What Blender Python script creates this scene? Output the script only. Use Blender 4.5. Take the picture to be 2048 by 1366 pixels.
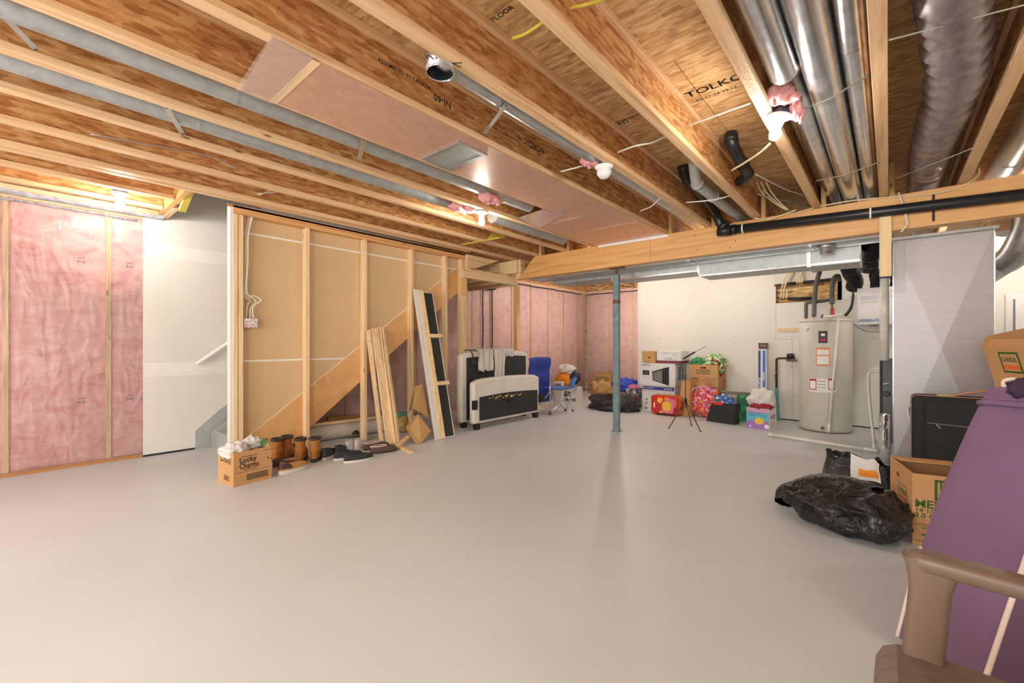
import bpy, bmesh, math, random
from mathutils import Vector, Matrix, Euler, noise
random.seed(7)
for o in list(bpy.data.objects): bpy.data.objects.remove(o)
SC = bpy.context.scene; COL = SC.collection
PI = math.pi
# ---------------------------------------------------------------- camera
CAM_H = 1.14
YAW = math.atan2(754, 865)
cd = bpy.data.cameras.new('camera'); cam = bpy.data.objects.new('camera', cd); COL.objects.link(cam)
cam.location = (0, 0, CAM_H); cam.rotation_euler = (PI/2, 0, YAW)
cd.sensor_width = 36; cd.lens = 865/2048*36; cd.shift_y = 6/2048; cd.clip_start = 0.02
SC.camera = cam
cy = SC.cycles; cy.max_bounces = 6; cy.diffuse_bounces = 4; cy.glossy_bounces = 3; cy.transparent_max_bounces = 5; cy.caustics_refractive = False; cy.adaptive_threshold = .02; cy.use_light_tree = False
# ---------------------------------------------------------------- world, exposure
W = bpy.data.worlds.new('world'); SC.world = W; W.use_nodes = True
W.node_tree.nodes['Background'].inputs[0].default_value = (0.9, 0.93, 1, 1)
W.node_tree.nodes['Background'].inputs[1].default_value = 0.4
SC.view_settings.view_transform = 'Standard'; SC.view_settings.look = 'None'
SC.view_settings.gamma = 1; SC.view_settings.use_curve_mapping = False
SC.view_settings.exposure = 0.84
BULB_WARM = (1.0, 0.94, 0.87)
BULB_W = 225.0      # emission strength of a lit bulb globe
# fill light from two unseen windows added in the wall behind the camera
for wx_, ww_ in ((-3.3, 1.9), (-.3, 1.9)):   # plus their panes, built below
    ld_ = bpy.data.lights.new('window_daylight', 'AREA'); ld_.shape = 'RECTANGLE'; ld_.size = ww_-.1; ld_.size_y = 1.25; ld_.energy = 56; ld_.color = (1, .985, .97)
    lo_ = bpy.data.objects.new('window_daylight', ld_); COL.objects.link(lo_); lo_.location = (wx_, -2.39, 1.45); lo_.rotation_euler = (PI/2, 0, 0)
# ---------------------------------------------------------------- helpers
SN, CS = math.sin(YAW), math.cos(YAW)
def ray(u, v):
    x = (u-1024)/865; return Vector((-SN+CS*x, CS+SN*x, -(v-689)/865))
def PZ(u, v, z):
    d = ray(u, v); t = (z-CAM_H)/d.z; return Vector((d.x*t, d.y*t, z))
def PX(u, v, X):
    d = ray(u, v); t = X/d.x; return Vector((X, d.y*t, CAM_H+d.z*t))
def PY(u, v, Y):
    d = ray(u, v); t = Y/d.y; return Vector((d.x*t, Y, CAM_H+d.z*t))
def V(*a): return Vector(a)
class MB:
    """collects shapes; build() links them as ONE mesh object"""
    def __init__(s): s.v = []; s.f = []; s.m = []; s.sm = []; s.mi = 0; s.M = Matrix()
    def add(s, vs, fs, smooth=False):
        n = len(s.v); s.v += [s.M @ Vector(p) for p in vs]
        for f in fs: s.f.append([n+i for i in f]); s.m.append(s.mi); s.sm.append(smooth)
        return s
    def box(s, a, b, ch=0.0, R=None):
        x0, y0, z0 = a; x1, y1, z1 = b
        if x0 > x1: x0, x1 = x1, x0
        if y0 > y1: y0, y1 = y1, y0
        if z0 > z1: z0, z1 = z1, z0
        if ch <= 0:
            vs = [(x0,y0,z0),(x1,y0,z0),(x1,y1,z0),(x0,y1,z0),(x0,y0,z1),(x1,y0,z1),(x1,y1,z1),(x0,y1,z1)]
            fs = [(0,3,2,1),(4,5,6,7),(0,1,5,4),(1,2,6,5),(2,3,7,6),(3,0,4,7)]
            if R is not None: vs = [R @ Vector(p) for p in vs]
            return s.add(vs, fs)
        bm = bmesh.new(); bmesh.ops.create_cube(bm, size=1)
        for w in bm.verts: w.co = Vector(((x0+x1)/2+w.co.x*(x1-x0), (y0+y1)/2+w.co.y*(y1-y0), (z0+z1)/2+w.co.z*(z1-z0)))
        seg = 1 if ch < .006 else 3
        bmesh.ops.bevel(bm, geom=bm.edges[:], offset=ch, segments=seg, profile=.5, affect='EDGES')
        return s.bm(bm, R, seg > 1)
    def bm(s, bm, R=None, smooth=False):
        bm.verts.index_update()
        vs = [(R @ w.co) if R is not None else w.co.copy() for w in bm.verts]
        fs = [[w.index for w in f.verts] for f in bm.faces]; bm.free()
        return s.add(vs, fs, smooth)
    def cbox(s, c, d, ch=0.0, R=None):
        c = Vector(c); h = Vector(d)/2
        if R is None: return s.box(c-h, c+h, ch)
        T = Matrix.Translation(c) @ R.to_4x4(); return s.box(-h, h, ch, T)
    def bar(s, p, q, w, h, up=(0,0,1), ch=0.0):
        """rectangular bar from p to q, w sideways, h along up"""
        p = Vector(p); q = Vector(q); d = q-p; L = d.length; d.normalize(); u = Vector(up)
        sx = d.cross(u)
        if sx.length < 1e-5: sx = d.cross(Vector((1,0,0)))
        sx.normalize(); u = sx.cross(d)
        R = Matrix((sx, d, u)).transposed().to_4x4(); T = Matrix.Translation((p+q)/2) @ R
        return s.box((-w/2,-L/2,-h/2), (w/2,L/2,h/2), ch, T)
    def tube(s, pts, r, n=10, cap=True, sy=1.0, closed=False):
        pts = [Vector(p) for p in pts]; rr = r if isinstance(r, (list, tuple)) else [r]*len(pts)
        N = len(pts); vs = []; fs = []; prev = None
        for i, p in enumerate(pts):
            if closed: t = pts[(i+1) % N]-pts[i-1]
            else: t = (pts[min(i+1, N-1)]-pts[max(i-1, 0)])
            t.normalize()
            if prev is None:
                a = Vector((0,0,1)) if abs(t.z) < .9 else Vector((1,0,0)); prev = t.cross(a).normalized()
            x = (prev - t*prev.dot(t)).normalized(); y = t.cross(x); prev = x
            for k in range(n):
                an = 2*PI*k/n; vs.append(p + (x*math.cos(an) + y*math.sin(an)*sy)*rr[i])
        for i in range(N if closed else N-1):
            j = (i+1) % N
            for k in range(n): fs.append((i*n+k, i*n+(k+1) % n, j*n+(k+1) % n, j*n+k))
        s.add(vs, fs, True)
        if cap and not closed:
            b = len(s.v)-len(vs)
            for fr in (list(range(n))[::-1], [(N-1)*n+k for k in range(n)]):
                s.f.append([b+i for i in fr]); s.m.append(s.mi); s.sm.append(False)
        return s
    def cyl(s, p, q, r, n=16, r2=None, cap=True): return s.tube([p, q], [r, r if r2 is None else r2], n, cap)
    def lathe(s, prof, c=(0,0,0), n=24, R=None):
        c = Vector(c); vs = []; fs = []
        for r, z in prof:
            for k in range(n):
                a = 2*PI*k/n; p = Vector((r*math.cos(a), r*math.sin(a), z))
                vs.append(c + ((R @ p) if R is not None else p))
        m = len(prof)
        for i in range(m-1):
            for k in range(n): fs.append((i*n+k, i*n+(k+1) % n, (i+1)*n+(k+1) % n, (i+1)*n+k))
        if prof[0][0] > 1e-4: fs.append(list(range(n))[::-1])
        if prof[-1][0] > 1e-4: fs.append([(m-1)*n+k for k in range(n)])
        return s.add(vs, fs, True)
    def prism(s, poly, vec, smooth=False):
        """poly: 3D points in order; vec: extrusion"""
        vec = Vector(vec); n = len(poly); a = [Vector(p) for p in poly]; vs = a+[p+vec for p in a]
        nn = Vector((0,0,0))
        for i in range(n): nn += a[i].cross(a[(i+1) % n])
        flip = nn.dot(vec) > 0
        lo = list(range(n)); hi = [n+i for i in range(n)]
        fs = [lo[::-1], hi] if flip else [lo, hi[::-1]]
        for i in range(n):
            j = (i+1) % n; fs.append((i, j, n+j, n+i) if flip else (j, i, n+i, n+j))
        return s.add(vs, fs, smooth)
    def grid(s, fn, nu, nv, smooth=True, cu=False):
        vs = [fn(i/nu, j/nv) for j in range(nv+1) for i in range(nu+1 if not cu else nu)]
        w = nu if cu else nu+1; fs = []
        for j in range(nv):
            for i in range(nu):
                fs.append((j*w+i, j*w+(i+1) % w, (j+1)*w+(i+1) % w, (j+1)*w+i))
        return s.add(vs, fs, smooth)
    def blob(s, c, r, nu=24, nv=14, amp=.1, fr=2.0, seed=0.0, flat=None, ridge=0.0):
        """noisy ellipsoid; flat = z it may not go below"""
        c = Vector(c); r = Vector(r)
        def fn(u, v):
            th = 2*PI*u; ph = PI*(.002+.996*v)-PI/2
            d = Vector((math.cos(th)*math.cos(ph), math.sin(th)*math.cos(ph), math.sin(ph)))
            k = 1+amp*noise.noise(d*fr+Vector((seed, seed*.7, -seed)))
            if ridge: k += ridge*(abs(noise.noise(d*fr*2.3+Vector((seed+5, 0, seed))))-.25)
            p = c+Vector((d.x*r.x, d.y*r.y, d.z*r.z))*k
            if flat is not None and p.z < flat: p.z = flat
            return p
        return s.grid(fn, nu, nv, True, cu=True)
    def build(s, name, mat, parent=None, sub=0, solid=0.0, bevel=0.0):
        me = bpy.data.meshes.new(name)
        off = parent['_o'] if parent is not None and '_o' in parent else (0,0,0)
        off = Vector(off)
        me.from_pydata([tuple(p-off) for p in s.v], [], s.f)
        mats = mat if isinstance(mat, (list, tuple)) else [mat]
        for m in mats: me.materials.append(MAT(m))
        me.polygons.foreach_set('material_index', s.m); me.polygons.foreach_set('use_smooth', s.sm); me.update()
        o = bpy.data.objects.new(name, me); COL.objects.link(o)
        if parent is not None: o.parent = parent; o['_o'] = tuple(off)
        if solid: k = o.modifiers.new('solid', 'SOLIDIFY'); k.thickness = solid
        if bevel: k = o.modifiers.new('bevel', 'BEVEL'); k.width = bevel; k.segments = 2; k.limit_method = 'ANGLE'
        if sub: k = o.modifiers.new('sub', 'SUBSURF'); k.levels = sub; k.render_levels = sub
        return o
def tag(o, label, cat=None, group=None, kind=None):
    if label: o['label'] = label
    if cat: o['category'] = cat
    if group: o['group'] = group
    if kind: o['kind'] = kind
    return o
def thing(name, label, cat, loc=(0,0,0), group=None, kind=None):
    """an Empty at the thing's base; its parts are given in world coordinates"""
    o = bpy.data.objects.new(name, None); COL.objects.link(o); o.location = loc; o.empty_display_size = .05
    o['_o'] = tuple(loc); return tag(o, label, cat, group, kind)
def solo(mb, name, mat, label, cat, loc=None, group=None, **k):
    """a thing that is one mesh; origin at loc"""
    loc = Vector(loc) if loc is not None else sum(mb.v, Vector())/len(mb.v)
    mb.v = [p-loc for p in mb.v]; o = mb.build(name, mat, None, **k); o.location = loc; o['_o'] = tuple(loc)
    return tag(o, label, cat, group)
def copytree(o, dloc, label=None, rot=None, parent=None):
    c = o.copy(); COL.objects.link(c)
    if parent is None:
        c.location = o.location+Vector(dloc)
        if rot is not None: c.rotation_euler.z += rot
        if label: c['label'] = label
    else: c.parent = parent
    for ch in o.children: copytree(ch, (0,0,0), parent=c)
    return c
TXTN = [0]
def text(parent, s, p, ux, uy, h, mat, name='lettering', align='CENTER', bold=.0, w=None, label=None):
    """flat print: text s at p (world), x axis ux, up axis uy, cap height h"""
    fc = bpy.data.curves.new('lettering', 'FONT'); fc.body = s; fc.size = h/.69; fc.align_x = align; fc.align_y = 'CENTER'; fc.offset = bold*h
    fc.resolution_u = 2
    to = bpy.data.objects.new('lettering', fc); me = bpy.data.meshes.new_from_object(to)
    bpy.data.objects.remove(to); bpy.data.curves.remove(fc)
    if not me.vertices: return None
    if w:
        xs = [q.co.x for q in me.vertices]; k = w/max(1e-6, max(xs)-min(xs))
        for q in me.vertices: q.co.x *= k
    ux = Vector(ux).normalized(); uy = Vector(uy); uy = (uy-ux*uy.dot(ux)).normalized(); uz = ux.cross(uy)
    off = Vector(parent['_o']) if '_o' in parent else Vector()
    R = Matrix((ux, uy, uz)).transposed(); p = Vector(p)-off
    for q in me.vertices: q.co = R @ q.co + p
    me.materials.clear(); me.materials.append(MAT(mat)); me.update(); me.name = name
    o = bpy.data.objects.new(name, me); COL.objects.link(o); o.parent = parent; o['_o'] = tuple(off)
    if label: o['label'] = label
    return o
def decal(parent, name, poly, mat, label=None):
    mb = MB(); mb.add(poly, [list(range(len(poly)))]); o = mb.build(name, mat, parent)
    if label: o['label'] = label
    return o
def quad(p, ux, uy, w, h):
    p = Vector(p); ux = Vector(ux).normalized()*w/2; uy = Vector(uy).normalized()*h/2
    return [p-ux-uy, p+ux-uy, p+ux+uy, p-ux+uy]
def bez(pts, n=8):
    """Catmull-Rom through pts"""
    P = [Vector(p) for p in pts]; P = [2*P[0]-P[1]]+P+[2*P[-1]-P[-2]]; out = []
    for i in range(1, len(P)-2):
        for k in range(n):
            t = k/n; a, b, c, d = P[i-1], P[i], P[i+1], P[i+2]
            out.append(.5*((2*b)+(c-a)*t+(2*a-5*b+4*c-d)*t*t+(3*b-a-3*c+d)*t**3))
    return out+[P[-2]]
def rz(a): return Matrix.Rotation(a, 3, 'Z')
# ---------------------------------------------------------------- materials
MATS = {}
def lin(c):
    return tuple(((x/255)/12.92 if x/255 <= .04045 else ((x/255+.055)/1.055)**2.4) for x in c)+(1,)
def MAT(m): return MATS[m] if isinstance(m, str) else m
class NT:
    def __init__(s, name):
        s.m = bpy.data.materials.new(name); s.m.use_nodes = True; s.t = s.m.node_tree; s.n = s.t.nodes
        s.b = s.n['Principled BSDF']; MATS[name] = s.m
    def new(s, t, **k):
        x = s.n.new(t)
        for a, b in k.items(): setattr(x, a, b)
        return x
    def link(s, a, b): s.t.links.new(a, b)
    def pos(s, scale=(1,1,1), rot=(0,0,0), obj=False):
        g = s.new('ShaderNodeTexCoord').outputs['Object'] if obj else s.new('ShaderNodeNewGeometry').outputs['Position']
        mp = s.new('ShaderNodeMapping'); mp.inputs['Scale'].default_value = scale; mp.inputs['Rotation'].default_value = rot
        s.link(g, mp.inputs[0]); return mp.outputs[0]
    def noise(s, co, scale, detail=3, rough=.55, dist=0.0):
        x = s.new('ShaderNodeTexNoise'); x.inputs['Scale'].default_value = scale; x.inputs['Detail'].default_value = detail
        x.inputs['Roughness'].default_value = rough; x.inputs['Distortion'].default_value = dist
        if co is not None: s.link(co, x.inputs['Vector'])
        return x.outputs['Fac']
    def ramp(s, fac, stops):
        r = s.new('ShaderNodeValToRGB'); e = r.color_ramp.elements
        while len(e) < len(stops): e.new(.5)
        for q, (p, c) in zip(e, stops): q.position = p; q.color = lin(c)
        s.link(fac, r.inputs[0]); return r.outputs[0]
    def mix(s, fac, a, b, mode='MIX'):
        x = s.new('ShaderNodeMix'); x.data_type = 'RGBA'; x.blend_type = mode
        for sock, val in ((x.inputs[0], fac), (x.inputs[6], a), (x.inputs[7], b)):
            if hasattr(val, 'is_linked'): s.link(val, sock)
            elif sock is x.inputs[0]: sock.default_value = val
            else: sock.default_value = val
        return x.outputs[2]
    def bump(s, h, strength=.3, dist=.002):
        x = s.new('ShaderNodeBump'); x.inputs['Strength'].default_value = strength; x.inputs['Distance'].default_value = dist
        s.link(h, x.inputs['Height']); s.link(x.outputs[0], s.b.inputs['Normal'])
    def set(s, color=None, rough=.6, metal=0.0, spec=.5, coat=0.0):
        if color is not None:
            if hasattr(color, 'is_linked'): s.link(color, s.b.inputs['Base Color'])
            else: s.b.inputs['Base Color'].default_value = lin(color)
        if hasattr(rough, 'is_linked'): s.link(rough, s.b.inputs['Roughness'])
        else: s.b.inputs['Roughness'].default_value = rough
        s.b.inputs['Metallic'].default_value = metal; s.b.inputs['Specular IOR Level'].default_value = spec
        s.b.inputs['Coat Weight'].default_value = coat
        return s.m
def plain(name, c, rough=.6, metal=0.0, var=.03, scale=7, bump=0.0, spec=.5, coat=0.0):
    t = NT(name); co = t.pos()
    k = tuple(min(255, x*(1+var)) for x in c); d = tuple(x*(1-var) for x in c)
    col = t.ramp(t.noise(co, scale, 2), [(.3, d), (.7, k)])
    if bump: t.bump(t.noise(co, scale*4, 3), bump, .002)
    return t.set(col, rough, metal, spec, coat)
def wood(name, light, dark, axis='Y', rough=.62, scale=1.0, ring=.5):
    """sawn softwood, grain running along axis, small knots"""
    t = NT(name); a = {'X': (.6,14,14), 'Y': (14,.6,14), 'Z': (14,14,.6)}[axis]
    co = t.pos(tuple(q*scale for q in a))
    n1 = t.noise(co, 2.2, 3, .6, .6); n2 = t.noise(t.pos(), 1.7, 1)
    c1 = t.ramp(n1, [(.28, dark), (.5, light), (.75, tuple(min(255, q*1.05) for q in light))])
    c2 = t.mix(t.ramp(n2, [(.35, (0,0,0)), (.75, (90,90,90))]), c1, lin(dark))
    v = t.new('ShaderNodeTexVoronoi'); v.inputs['Scale'].default_value = 1.0
    b = {'X': (2.2,9,9), 'Y': (9,2.2,9), 'Z': (9,9,2.2)}[axis]; t.link(t.pos(b), v.inputs['Vector'])
    kn = t.ramp(v.outputs['Distance'], [(.03, (255,255,255)), (.085, (0,0,0))])
    c3 = t.mix(kn, c2, lin(tuple(q*.55 for q in dark)))
    return t.set(c3, rough)
def osb(name, stops, sc=1.0, ax='YZ'):
    """oriented strand board: overlapping flakes"""
    t = NT(name)
    def flakes(rot, s3, wob):
        v = t.new('ShaderNodeTexVoronoi'); v.inputs['Scale'].default_value = sc; co = t.pos(s3, rot)
        if wob:
            nz = t.new('ShaderNodeTexNoise'); nz.inputs['Scale'].default_value = 9; nz.inputs['Detail'].default_value = 1; t.link(co, nz.inputs['Vector'])
            ad = t.new('ShaderNodeVectorMath'); ad.operation = 'MULTIPLY_ADD'; ad.inputs[1].default_value = (.4,.4,.4); t.link(nz.outputs['Color'], ad.inputs[0]); t.link(co, ad.inputs[2]); co = ad.outputs[0]
        t.link(co, v.inputs['Vector']); q = t.new('ShaderNodeSeparateColor'); t.link(v.outputs['Color'], q.inputs[0]); return q.outputs[0]
    rots = [((.5,0,0),(8,12,48)), ((-.9,0,0),(8,14,52))] if ax == 'YZ' else [((0,0,.25),(14,55,8)), ((0,0,-.6),(16,56,8))]
    f1, f2 = flakes(*rots[0], True), flakes(*rots[1], False)
    m2 = t.new('ShaderNodeMath'); m2.operation = 'MULTIPLY'; t.link(f2, m2.inputs[0]); m2.inputs[1].default_value = .45
    m1 = t.new('ShaderNodeMath'); m1.operation = 'MULTIPLY_ADD'; t.link(f1, m1.inputs[0]); m1.inputs[1].default_value = .55; t.link(m2.outputs[0], m1.inputs[2])
    col = t.ramp(m1.outputs[0], stops)
    col = t.mix(t.ramp(t.noise(t.pos(), 2.2, 1), [(.3, (0,0,0)), (.8, (70,70,70))]), col, lin(stops[0][1]))
    return t.set(col, .7)
def metal(name, c, rough=.35, var=.06, aniso=(1,1,1), met=.9):
    t = NT(name); co = t.pos(aniso); n = t.noise(co, 14, 4, .6)
    col = t.ramp(n, [(.3, tuple(q*(1-var) for q in c)), (.7, tuple(min(255, q*(1+var)) for q in c))])
    r = t.new('ShaderNodeMapRange'); r.inputs[3].default_value = rough-.07; r.inputs[4].default_value = rough+.08; t.link(n, r.inputs[0])
    t.bump(t.noise(t.pos(), 3, 2), .08, .01); return t.set(col, r.outputs[0], met)

# woods
wood('pine_y', (234,202,156), (210,166,116), 'Y'); wood('pine_x', (234,202,156), (210,166,116), 'X'); wood('pine_z', (236,206,160), (212,170,120), 'Z')
wood('flange', (230,192,146), (204,156,108), 'Y'); wood('plate', (222,168,108), (190,130,74), 'Y')
wood('pine_pale', (236,208,160), (214,178,124), 'Z'); wood('pine_dark', (196,140,88), (160,104,60), 'Y')
wood('pine_post', (226,180,122), (198,146,92), 'Z')
osb('osb_web', [(.1,(162,104,56)), (.42,(196,136,78)), (.6,(207,152,94)), (.85,(221,176,118))], 1.0, 'YZ')
osb('osb_pale', [(.2,(150,100,50)), (.42,(206,158,94)), (.6,(222,182,118)), (.82,(238,208,150))], 1.0, 'YZ')
osb('osb_floor', [(.08,(168,124,76)), (.4,(200,158,104)), (.6,(212,172,118)), (.85,(226,192,140))], .8, 'XY')
t = NT('lvl'); co = t.pos((.5,8,10)); n = t.noise(co, 1.6, 5, .55, 1.6)
t.set(t.ramp(n, [(.25,(204,144,78)), (.5,(224,170,104)), (.75,(232,184,120))]), .42); t.bump(n, .08, .002)
t = NT('stringer_wood'); co = t.pos((10,.8,.9)); n = t.noise(co, 2.6, 5, .6, 1.2)
t.set(t.ramp(n, [(.25,(204,150,92)), (.5,(222,172,114)), (.78,(232,188,134))]), .5)
# floor
t = NT('painted_concrete'); co = t.pos()
n1 = t.noise(co, .55, 4, .55); n2 = t.noise(co, 9, 4, .6); n3 = t.noise(co, 60, 2)
c = t.ramp(n1, [(.3,(197,200,200)), (.5,(204,207,207)), (.72,(210,213,213))])
c = t.mix(t.ramp(n2, [(.55,(0,0,0)), (.8,(40,40,40))]), c, lin((178,177,172)))
sp = t.new('ShaderNodeTexVoronoi'); sp.inputs['Scale'].default_value = 5.5; t.link(co, sp.inputs['Vector'])
c = t.mix(t.ramp(sp.outputs['Distance'], [(.012,(255,255,255)), (.022,(0,0,0))]), c, lin((120,112,100)))
mr = t.new('ShaderNodeMapRange'); mr.inputs[3].default_value = .34; mr.inputs[4].default_value = .5; t.link(n2, mr.inputs[0])
t.bump(n3, .05, .002); t.set(c, mr.outputs[0], spec=.4)
# walls
t = NT('drywall'); co = t.pos(); t.set(t.ramp(t.noise(co, 1.2, 3), [(.3,(226,222,212)), (.7,(233,229,220))]), .75); t.bump(t.noise(co, 140, 2), .05, .001)
plain('joint_compound', (238,235,226), .7, var=.015, scale=6)
plain('drywall_grey', (214,210,200), .75, var=.02, scale=3)
t = NT('kraft_back'); t.set(t.ramp(t.noise(t.pos(), 1.3, 3), [(.3,(212,180,136)), (.7,(217,186,143))]), .8)
t = NT('insulation'); co = t.pos((1,1,2.2)); n1 = t.noise(co, 4.5, 6, .62, .6); n2 = t.noise(t.pos((1,1,1.5)), 1.3, 3)
c = t.ramp(n1, [(.28,(226,152,152)), (.45,(240,184,180)), (.6,(246,202,196)), (.8,(250,220,214))])
c = t.mix(t.ramp(n2, [(.62,(0,0,0)), (.8,(120,120,120))]), c, lin((206,96,106)))
t.bump(n1, .6, .02); t.set(c, .9, spec=.2)
t = NT('insulation_far'); n1 = t.noise(t.pos((1,1,1.5)), 6, 5, .6)  # paler copy of the pink, lifted in place of missing far light
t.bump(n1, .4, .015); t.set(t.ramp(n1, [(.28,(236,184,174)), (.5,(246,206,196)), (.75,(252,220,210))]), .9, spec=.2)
t = NT('poly_sheet'); co = t.pos((1,1,.3))
tr = t.new('ShaderNodeBsdfTransparent'); tr.inputs[0].default_value = (.97,.97,.97,1)
gl = t.new('ShaderNodeBsdfGlossy'); gl.inputs['Roughness'].default_value = .1
bp = t.new('ShaderNodeBump'); bp.inputs['Strength'].default_value = .8; bp.inputs['Distance'].default_value = .03
wr = t.noise(co, 7, 4, .6, 1.5); t.link(wr, bp.inputs['Height']); t.link(bp.outputs[0], gl.inputs['Normal'])
fr = t.new('ShaderNodeFresnel'); fr.inputs[0].default_value = 1.32; t.link(bp.outputs[0], fr.inputs['Normal'])
df = t.new('ShaderNodeBsdfDiffuse'); df.inputs[0].default_value = (.9,.88,.86,1)
mx0 = t.new('ShaderNodeMixShader'); mx0.inputs[0].default_value = .1; t.link(tr.outputs[0], mx0.inputs[1]); t.link(df.outputs[0], mx0.inputs[2])
mx = t.new('ShaderNodeMixShader'); t.link(fr.outputs[0], mx.inputs[0]); t.link(mx0.outputs[0], mx.inputs[1]); t.link(gl.outputs[0], mx.inputs[2])
t.link(mx.outputs[0], t.n['Material Output'].inputs[0])
plain('sill_gasket', (150,152,156), .6, var=.25, scale=40); plain('acoustic_black', (40,40,42), .8)
plain('sill_foam', (196,200,206), .55, var=.12, scale=18, bump=.4)
# metals
metal('galv', (196,198,198), .34); metal('galv_dull', (182,186,184), .5, met=.65); metal('galv_bright', (214,216,218), .2)
metal('foil', (226,226,228), .16, var=.04); metal('steel_paint', (116,136,142), .55, met=.0, var=.12); metal('rust', (120,84,60), .7, met=.1, var=.3)
metal('chrome', (225,225,228), .12); metal('copper', (190,116,76), .3); metal('bronze', (92,74,52), .45, met=.6, var=.25); metal('screw', (70,68,66), .4)
metal('duct_wrap', (150,140,138), .38, met=.55, var=.14, aniso=(2,1,2)); metal('strap', (190,188,182), .4, met=.8)
metal('plenum', (168,164,162), .5, var=.05, aniso=(.4,.4,22))
t = NT('pan_foil'); co = t.pos((3,1,1)); n = t.noise(co, 9, 4)
t.set(t.ramp(n, [(.3,(212,168,142)), (.7,(226,188,162))]), .32, .4); t.bump(t.noise(t.pos(), 55, 2), .12, .002)
# lamps
t = NT('bulb_lit'); t.set((255,250,240), .4); t.b.inputs['Emission Color'].default_value = BULB_WARM+(1,); t.b.inputs['Emission Strength'].default_value = BULB_W
t = NT('bulb_bright'); t.set((255,250,240), .4); t.b.inputs['Emission Color'].default_value = BULB_WARM+(1,); t.b.inputs['Emission Strength'].default_value = BULB_W*2.3
plain('porcelain', (240,240,236), .25, var=.01); plain('white_plastic', (236,234,228), .35, var=.02); plain('pvc', (226,223,212), .35, var=.04, scale=8)
# misc flat colours
for nm, c, r in [('white_vinyl',(222,216,206),.42), ('black_fabric',(44,44,44),.8), ('charcoal',(58,56,54),.75), ('black_plastic',(30,30,31),.35), ('abs_black',(34,35,38),.32),
    ('foam_black',(42,42,44),.8), ('grey_foam',(98,97,94),.8), ('grey_pipe',(186,188,184),.5), ('navy',(32,38,60),.55), ('blue_cloth',(34,56,142),.75), ('blue_bag',(36,76,196),.4),
    ('blue_light',(70,110,178),.6), ('orange',(240,146,30),.5), ('red_cloth',(150,28,42),.7), ('red',(206,44,40),.4), ('yellow',(246,200,50),.5), ('pink',(224,120,150),.5),
    ('green',(40,140,74),.45), ('green_light',(130,200,90),.4), ('green_dark',(44,92,48),.5), ('teal',(104,172,172),.5), ('cable_white',(226,222,208),.5), ('cable_cream',(226,206,162),.5),
    ('cable_yellow',(206,182,66),.45), ('cable_grey',(166,160,150),.5), ('yellow_tape',(228,206,92),.5), ('tan_leather',(184,126,72),.55), ('tan_suede',(190,140,86),.8),
    ('boot_tan',(180,120,54),.8), ('boot_collar',(66,56,50),.7), ('boot_lining',(150,92,52),.8), ('brown_leather',(78,50,48),.5), ('sole_white',(224,214,204),.55), ('sole_cream',(206,190,160),.6),
    ('sole_dark',(70,56,44),.7), ('shoe_navy',(42,48,62),.65), ('shoe_white',(216,210,206),.6), ('shoe_black',(50,52,50),.85), ('slipper',(92,72,60),.85), ('lining_cream',(206,190,170),.9),
    ('lace_white',(228,226,220),.7), ('heater_grey',(198,194,182),.4), ('heater_band',(170,166,156),.4), ('label_white',(240,238,232),.6), ('label_orange',(232,140,82),.6), ('label_black',(38,28,28),.5),
    ('label_red',(178,36,36),.5), ('print_blue',(54,70,160),.5), ('print_red',(190,60,60),.5), ('print_black',(34,30,26),.6), ('print_green',(54,96,34),.6), ('print_orange',(232,112,52),.6),
    ('print_grey',(120,118,116),.6), ('box_white',(226,224,220),.55), ('box_offwhite',(214,208,196),.6), ('box_blue',(50,110,190),.5), ('box_navy',(56,60,140),.5), ('box_brown',(86,58,52),.6),
    ('box_teal',(96,188,208),.5), ('box_purple',(164,122,192),.5), ('box_maroon',(128,58,66),.6), ('shirt',(206,200,190),.9), ('purple_cloth',(118,88,116),.85), ('purple_deep',(62,40,66),.9),
    ('piping_cream',(226,206,190),.7), ('resin_brown',(118,96,80),.42), ('resin_groove',(92,72,58),.5), ('suit_black',(34,36,35),.85), ('suit_trim',(186,134,104),.5), ('stair_grey',(176,178,172),.5),
    ('rail_white',(232,230,224),.35), ('carpet_roll',(206,198,186),.9), ('carpet_brown',(142,112,84),.85), ('gold',(206,184,110),.5), ('furnace_grey',(82,88,90),.5),
    ('flap_inside',(196,152,104),.8), ('band_pink',(206,160,190),.5), ('screen_dark',(46,46,50),.2), ('smoke',(232,230,226),.4), ('paper_bag',(196,152,96),.8), ('box_blueclear',(110,170,190),.4),
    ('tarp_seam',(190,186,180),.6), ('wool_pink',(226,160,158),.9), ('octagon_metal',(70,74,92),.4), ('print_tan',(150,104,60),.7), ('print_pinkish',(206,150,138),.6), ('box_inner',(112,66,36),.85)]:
    plain(nm, c, r, var=.02)
t = NT('cardboard'); co = t.pos((1,1,1)); t.set(t.ramp(t.noise(co, 3, 3), [(.3,(198,148,96)), (.7,(208,160,108))]), .8)
t = NT('cardboard_dull'); t.set(t.ramp(t.noise(t.pos(), 4, 3), [(.3,(182,142,88)), (.7,(196,156,102))]), .85)
t = NT('bin_bag'); n = t.noise(t.pos((1,.45,1), (0,0,.6)), 12, 5, .55, 2.4); t.bump(n, .7, .03); t.set((20,20,21), .13, spec=.6)
t = NT('bag_white'); n = t.noise(t.pos(), 16, 4, .6, 1); t.bump(n, .5, .02); t.set((228,224,218), .35)
t = NT('bag_blue'); n = t.noise(t.pos(), 12, 4, .6, 1); t.bump(n, .6, .02); t.set((36,72,190), .35)
t = NT('black_foil_flex'); w = t.new('ShaderNodeTexNoise'); n = t.noise(t.pos(), 26, 4, .6, 1); t.bump(n, .8, .02); t.set((34,31,36), .25, .3)
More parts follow.
